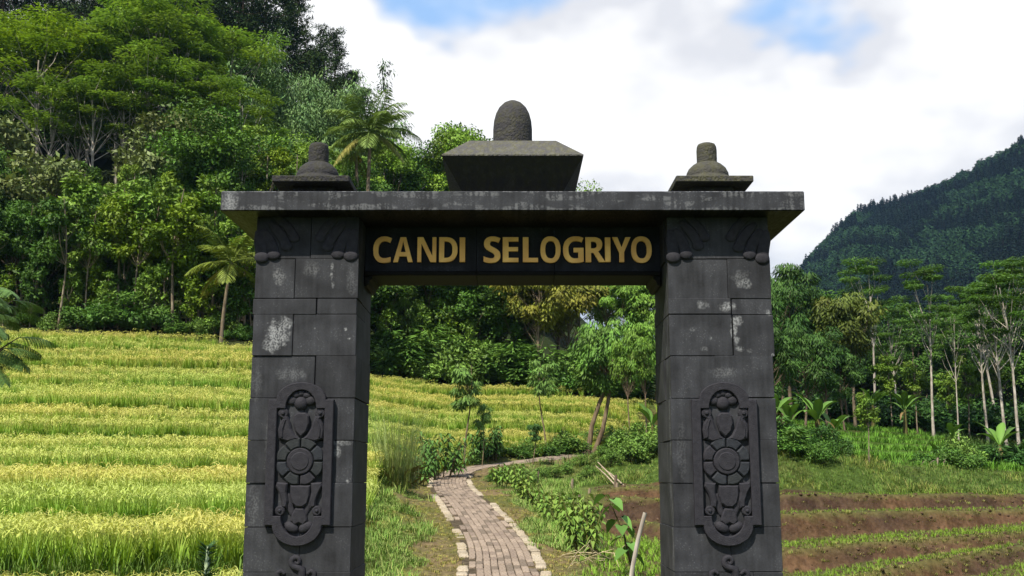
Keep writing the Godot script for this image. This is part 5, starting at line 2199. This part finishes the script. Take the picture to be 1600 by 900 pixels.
	# low weeds on the bank under the rice and along the path's right side
	for q in [[800, 43.0, 0.8], [826, 43.6, 0.9], [855, 43.6, 0.9], [884, 44.6, 1.0], [905, 44.6, 1.1], [880, 45.8, 1.0], [935, 47.8, 1.1], [960, 48.5, 1.2], [704, 39.6, 0.8], [738, 41.4, 0.7], [776, 42.4, 0.8], [1000, 44.5, 1.3], [970, 43.6, 0.9], [990, 42.2, 1.3], [1015, 42.5, 1.5], [905, 40.6, 0.5], [940, 40.8, 0.6], [885, 39.8, 0.5], [865, 38.8, 0.5], [920, 38.2, 0.5], [955, 39, 0.7], [985, 39.4, 0.9], [1010, 39.4, 1.1], [1030, 40, 1.2], [845, 37.6, 0.55], [812, 36.2, 0.6], [790, 36.0, 0.55], [775, 35.6, 0.5], [800, 34.5, 0.6], [830, 35.0, 0.5]]:
		grow(["pale_shrub", "fern_shrub", "pale_shrub"][rng.randi() % 3], q[0], q[1], q[2] * 0.85, -1, rnd(1.0, 1.4))
	# the row of big-leaved crop plants between path and terraces
	rng.seed = 740
	var row := [[786, 33.0, 0.8, 5], [806, 31.4, 0.95, 6], [824, 29.6, 0.95, 6], [846, 27.6, 0.85, 5], [866, 25.6, 0.95, 6], [882, 23.8, 1.0, 7], [897, 22.2, 1.05, 7], [905, 20.6, 1.05, 8], [914, 19.4, 1.15, 8]]
	for i in row.size():
		var q: Array = row[i]
		var b := MB.new()
		var w := MB.new()
		w.col = Color(0.17, 0.19, 0.06)
		for k in q[3]:
			var a := rnd(0, TAU)
			stalk_plant(b, w, Vector3(cos(a) * 0.16, -0.03, sin(a) * 0.16), q[2] * rnd(0.55, 1.0), Vector3(cos(a), 0, sin(a)) * rnd(0.05, 0.28), 19, 0.145, 0.085, Color(0.105, 0.205, 0.035).lerp(Color(0.19, 0.23, 0.05), rnd(0, 0.6)))
		planted("leafy_crop_plant", [["stems", w.done(M.bark_dark)], ["foliage", b.done(M.leaf)]], q[0], q[1], "bushy big-leaved crop plant between footpath and brown terraces, %s from the nearest end" % ORDINAL[row.size() - 1 - i], "plant", "leafy crop plants beside the path")
	var b := MB.new()
	var w := MB.new()
	w.col = Color(0.15, 0.14, 0.06)
	stalk_plant(b, w, Vector3(0.1, 0, 0), 1.35, Vector3(-0.42, 0, 0), 13, 0.26, 0.2, Color(0.10, 0.21, 0.045))
	planted("heart_leaf_plant", [["stem", w.done(M.bark_dark)], ["foliage", b.done(M.leaf)]], 978, 16.6, "leaning plant with large heart-shaped leaves beside the pale pole", "plant")
	# dry stalks lying among the crop
	var dr := MB.new()
	for k in 16:
		dr.col = Color(0.42, 0.36, 0.22) * rnd(0.7, 1.1)
		var a := rnd(0, PI)
		var p := Vector3(rnd(-0.35, 0.35), rnd(0.02, 0.3), rnd(-0.5, 0.5))
		dr.tube([p, p + Vector3(cos(a) * 0.3, rnd(-0.1, 0.25), sin(a) * 0.3), p + Vector3(cos(a) * 0.6, rnd(-0.2, 0.2), sin(a) * 0.6)], [0.008, 0.007, 0.004], 4)
	planted("dry_stalks", [["stalk_heap", dr.done(M.wood)]], 922, 18.2, "bent dry stalks tangled in the nearest crop plant", "stalks")
	# pole, stakes and sticks
	var pole := MB.new()
	pole.col = Color(0.68, 0.65, 0.60)
	var foot := spot(972, 14.2)
	var head := hang(1008, 801, 14.0) - foot
	pole.tube([Vector3(0, -0.3, 0), head * 0.35 + Vector3(0.01, 0, 0), head * 0.7 - Vector3(0.008, 0, 0), head], [0.031, 0.029, 0.027, 0.026], 10)
	planted("wooden_pole", [["pole", pole.done(M.bark_pale)]], 972, 14.2, "pale bare wooden pole leaning right in front of the seedling field", "pole")
	var stakes := [[903, 772, 804, 26.0, 0.04, "short dark stake in the crop row by the brown terraces"], [961, 742, 764, 34.6, 0.055, "grey post standing at the foot of the leaning sticks"], [893, 748, 757, 35.0, 0.05, "pale stub sticking out of the grass left of the brown terraces"], [920, 767, 776, 33.2, 0.05, "pale stub on the edge of the top brown terrace"], [963, 767, 776, 33.2, 0.05, "pale stub right below the grey post"], [840, 736, 760, 36.0, 0.035, "thin grey stake beside the dark little tree by the path"]]
	for q in stakes:
		var m := MB.new()
		m.col = Color(0.42, 0.36, 0.27) if "pale" in q[5] else Color(0.22, 0.18, 0.14)
		var g0 := spot(q[0], q[3])
		var top: float = sight(q[1], q[3]) - g0.y
		var h: float = maxf(top, 0.15)
		m.tube([Vector3(0, -0.1, 0), Vector3(0.01, h * 0.5, 0), Vector3(0.03, h, 0.01)], [q[4], q[4] * 0.95, q[4] * 0.85], 7)
		planted("stake", [["post", m.done(M.bark_pale)]], q[0], q[3], q[5], "stake", "stakes and stubs by the terraces")
	for i in 4:
		var q: Array = [[934, 722, 966, 757, "uppermost of the thin sticks leaning on the bank by the grey post"], [931, 728, 963, 760, "second of the thin sticks leaning on the bank, left of the longest"], [940, 730, 972, 756, "third thin stick on the bank, crossing toward the terraces"], [950, 738, 975, 759, "shortest and lowest stick of the bundle by the grey post"]][i]
		var foot2 := hang(q[2], q[3], 35.2)
		var m := MB.new()
		m.col = Color(0.52, 0.45, 0.35) * rnd(0.8, 1.1)
		var e := hang(q[0], q[1], 37.0) - foot2
		m.tube([Vector3.ZERO, e * 0.5 + Vector3(0, 0.03, 0), e], [0.028, 0.024, 0.016], 6)
		var o := thing("fallen_stick", foot2, q[4], "stick", "sticks leaning on the bank")
		part("stick", m.done(M.bark_pale), o)
	# banana plants at the right inner side of the gateway
	planted("banana_plant", banana_mesh(1.2, 5, 1, 1.15, 741), 1022, 40.8, "banana plant half hidden by the gate's right pillar", "banana plant", "banana plants", 2.6)


func build_right() -> void:
	rng.seed = 800
	for q in [[1218, 36.0, 1.3, 6, 2, 1.7, 801, "banana plant close beside the gate's right pillar"], [1236, 35.0, 0.9, 5, 1, 1.5, 802, "low banana plant just right of the gate's right pillar"], [1284, 35.2, 1.5, 6, 3, 1.8, 803, "banana plant with brown dry leaves between pillar and paddies"], [1304, 35.5, 1.1, 5, 2, 1.5, 804, "smaller banana plant leaning right of the dry-leaved one"], [1368, 56, 1.6, 7, 1, 1.8, 805, "far banana plant behind the paddies, left of the small palm-like one"], [1418, 54, 1.7, 8, 2, 2.0, 806, "far palm-like banana plant above the green paddies"], [1488, 37.0, 1.1, 4, 2, 1.3, 807, "banana plant with yellow leaves on the bank left of the tall white stems"], [1472, 36.0, 0.5, 4, 1, 1.1, 808, "short young banana plant beside the heap of dry leaves"], [1566, 35.5, 1.0, 7, 1, 1.6, 809, "large-leaved banana plant on the bank near the right edge"], [1590, 36.0, 0.6, 5, 1, 1.2, 810, "low banana plant at the right edge of the photo"]]:
		planted("banana_plant", banana_mesh(q[2] * 0.9, q[3], q[4], q[5] * 0.72, q[6]), q[0], q[1], q[7], "banana plant", "banana plants", rnd(0, TAU))
	rng.seed = 820
	for q in [[1226, 34.0, 1.0], [1250, 34.4, 0.8], [1272, 34.2, 1.0], [1300, 34.0, 0.8], [1212, 34.4, 1.3], [1455, 35.2, 0.9], [1505, 35.4, 1.1], [1528, 36, 1.0], [1545, 35.2, 0.8], [1580, 35, 1.0], [1610, 35.6, 1.2], [1240, 33, 0.9], [1285, 32.6, 0.8], [1500, 34.2, 0.8]]:
		grow(["shrub", "pale_shrub", "fern_shrub"][rng.randi() % 3], q[0], q[1], q[2], -1, rnd(1.0, 1.3), [0.8, 1.0][rng.randi() % 2])
	var dr := MB.new()
	for k in 26:
		dr.col = Color(0.17, 0.14, 0.10) * rnd(0.5, 1.2)
		var a := rnd(0, PI)
		banana_leaf(dr, Vector3(rnd(-0.35, 0.35), rnd(0.2, 0.5), rnd(-0.35, 0.35)), Vector3(cos(a * 2), 0.2, sin(a * 2)), rnd(0.5, 1.1), 0.06, 2.4, dr.col)
	planted("dry_leaf_heap", [["dry_leaves", dr.done(M.leaf)]], 1476, 34.8, "heap of drooping dead grey leaves on top of the bank", "dead leaves")
	# trees over the paddies, toned down: cloud shade painted into their leaves
	for q in [[1222, 46, 6.6, 0, 0.95], [1262, 44, 4.8, 1, 1.0], [1246, 58, 9.2, 2, 1.0], [1292, 52, 5.0, 0, 1.0], [1212, 40, 4.6, 2, 0.9], [1330, 60, 6.0, 1, 1.0], [1322, 52, 4.4, 2, 0.9]]:
		grow("feathery", q[0], q[1], q[2], q[3], q[4], 0.8)
	grow("yellowing", 1345, 56, 8.0, 0, 0.95, 0.8)
	grow("slim_albizia", 1372, 66, 11.0, 1, 0.86, 0.8)
	grow("slim_albizia", 1462, 54, 9.3, 0, 0.83, 0.8)
	grow("slim_albizia", 1500, 52, 7.4, 2, 0.57, 0.8)
	grow("slim_albizia", 1548, 55, 8.8, 3, 0.92, 0.8)
	grow("slim_albizia", 1578, 48, 8.6, 1, 0.98, 0.8)
	grow("slim_albizia", 1596, 47, 9.0, 2, 0.92, 0.8)
	grow("slim_albizia", 1560, 60, 9.6, 0, 1.03, 0.8)
	grow("slim_albizia", 1640, 50, 10, 3, 1.03, 0.8)
	grow("slim_albizia", 1405, 72, 9.0, 3, 0.92, 0.8)
	for q in [[1440, 58, 4.4], [1520, 58, 5.0], [1395, 60, 4.6], [1360, 33.2, 2.4], [1490, 60, 4.0], [1570, 62, 6.0]]:
		grow("slender", q[0], q[1], q[2])
	# dark belt of trees behind, up to the foot of the mountain
	for q in [[1215, 80, 10], [1240, 74, 9], [1280, 78, 10], [1320, 82, 10], [1355, 76, 9], [1400, 84, 10], [1440, 78, 9], [1480, 86, 10.5], [1520, 80, 9.5], [1560, 88, 11], [1600, 82, 10.5], [1650, 80, 10], [1300, 98, 12], [1380, 104, 12.5], [1460, 100, 12], [1540, 108, 13], [1610, 104, 13], [1240, 96, 11]]:
		grow("dark_broadleaf", q[0], q[1], q[2], -1, rnd(1.2, 1.5))
	for q in [[1340, 64, 2.0], [1380, 62, 2.2], [1410, 64, 2.0], [1445, 62, 2.4], [1480, 66, 2.6], [1510, 64, 2.4], [1535, 60, 2.6], [1570, 64, 2.6], [1600, 60, 2.8], [1270, 62, 2.2], [1300, 64, 2.4], [1240, 60, 2.4]]:
		grow("shrub", q[0], q[1], q[2], -1, rnd(1.2, 1.6), 0.8)
	# the wood on the slope between, one mass
	var at := []
	var tint := []
	for i in 700:
		var px := rnd(1100, 2300)
		var d := rnd(115, 330)
		var p := spot(px, d)
		at.append(Transform3D(Basis(Vector3.UP, rnd(0, TAU)).scaled(Vector3.ONE * rnd(0.8, 1.4)), p))
		tint.append(Color.WHITE * rnd(0.7, 1.2))
	tag(scatter("valley_wood", protos.dark_broadleaf[0][1][1], at, tint), "dark leafy wood filling the valley below the mountain", "")


func build_near() -> void:
	# feathery branch of a tree that stands left of the camera
	rng.seed = 900
	var base := spot(-150, 7.6)
	var wood := MB.new()
	wood.col = Color(0.17, 0.15, 0.10)
	wood.tube([Vector3(0, -0.2, 0), Vector3(0.05, 1.2, 0), Vector3(0, 2.6, 0.1), Vector3(0.1, 4.2, 0)], [0.09, 0.075, 0.06, 0.03], 8)
	var ends := [[[20, 470], 1.0], [[-8, 452], 0.9], [[28, 528], 1.0], [[5, 545], 0.95], [[-20, 500], 0.8], [[-70, 420], 1.0], [[-90, 520], 1.0], [[-120, 380], 1.0], [[-60, 330], 0.9]]
	var leafs := MB.new()
	for q in ends:
		var tip := hang(q[0][0], q[0][1], 7.3 + rnd(-0.25, 0.25)) - base
		limb(wood, Vector3(0.03, maxf(tip.y - 0.5, 0.6), 0.03), tip, 0.018, 5, -0.1)
		for k in 5:
			feather(leafs, tip.lerp(Vector3(0.03, tip.y - 0.3, 0.03), 0.10 * k), Vector3(rnd(0.4, 1.0), rnd(-0.35, 0.4), rnd(-0.7, 0.7)), rnd(0.22, 0.32) * q[1])
	planted("feathery_tree", [["trunk", wood.done(M.bark_dark)], ["foliage", leafs.done(M.leaf)]], -150, 7.6, "near fern-leaved tree whose green branches reach in at the left edge", "tree")
	# small spiny plant at the bottom edge
	rng.seed = 910
	var st := MB.new()
	st.col = Color(0.30, 0.38, 0.24)
	var p := spot(331, 7.8)
	var top := sight(854, 7.8) - p.y
	st.tube([Vector3(0, 0, 0), Vector3(0.0, top * 0.9, 0), Vector3(0, top, 0)], [0.02, 0.018, 0.008], 7)
	var lf := MB.new()
	for k in 420:
		var y := top * sqrt(rng.randf()) * 1.0
		var a := rnd(0, TAU)
		var d := Vector3(cos(a), rnd(0.1, 1.1), sin(a)).normalized()
		var nn := (Vector3.UP - d * d.y).normalized()
		lf.col = Color(0.04, 0.085, 0.03) * rnd(0.6, 1.3)
		lf.leaf(Vector3(cos(a) * 0.015, y, sin(a) * 0.015), d, nn, rnd(0.06, 0.11), 0.016, nn, 0.1)
	planted("spiny_plant", [["stem", st.done(M.wood)], ["spines", lf.done(M.leaf_deep)]], 331, 7.8, "small dark spiny plant at the bottom edge left of the gate", "plant")
	# weeds at the gate's foot on the right
	var b := MB.new()
	var w := MB.new()
	w.col = Color(0.15, 0.16, 0.06)
	for k in 3:
		stalk_plant(b, w, Vector3(rnd(-0.1, 0.1), 0, rnd(-0.1, 0.1)), sight(900, 11.0) - spot(1238, 11.0).y + rnd(-0.1, 0.06), Vector3(rnd(-0.05, 0.05), 0, 0), 9, 0.075, 0.05, Color(0.11, 0.2, 0.05))
	planted("weed", [["stems", w.done(M.bark_dark)], ["foliage", b.done(M.leaf)]], 1240, 11.0, "small leafy weed beside the foot of the right pillar", "plant")


func feather(b: MB, from: Vector3, dir: Vector3, length: float) -> void:  # a twice-divided leaf
	var d := dir.normalized()
	var p := from
	b.col = Color(0.09, 0.14, 0.05)
	var pts := [p]
	for i in 8:
		p += d * length / 8.0
		d = (d + Vector3.DOWN * 0.09).normalized()
		pts.append(p)
	b.tube(pts, [0.004, 0.004, 0.0035, 0.003, 0.003, 0.0025, 0.002, 0.0015, 0.001], 3)
	for k in 11:
		var t := 0.15 + 0.85 * k / 11.0
		var j := mini(int(t * 8), 7)
		var q: Vector3 = pts[j].lerp(pts[j + 1], t * 8 - j)
		var ax: Vector3 = (pts[j + 1] - pts[j]).normalized()
		var side := ax.cross(Vector3.UP).normalized()
		var up := side.cross(ax)
		for m in [-1.0, 1.0]:
			var pd: Vector3 = (side * m + ax * 0.55 + Vector3.DOWN * rnd(0.25, 0.6)).normalized()
			var plen := length * 0.36 * sin(PI * clampf(0.25 + 0.7 * t, 0, 1)) + 0.02
			var nn: Vector3 = (up - pd * up.dot(pd)).normalized()
			var ps: Vector3 = pd.cross(nn)
			for s in 12:
				var o: Vector3 = q + pd * plen * (0.08 + 0.92 * s / 12.0) - Vector3.UP * plen * 0.25 * pow(s / 12.0, 2)
				for z in [-1.0, 1.0]:
					b.col = Color(0.095, 0.175, 0.05) * rnd(0.75, 1.3)
					var ld: Vector3 = (ps * z + pd * 0.5).normalized()
					b.leaf(o, ld, nn, 0.022, 0.008, nn, 0.0)
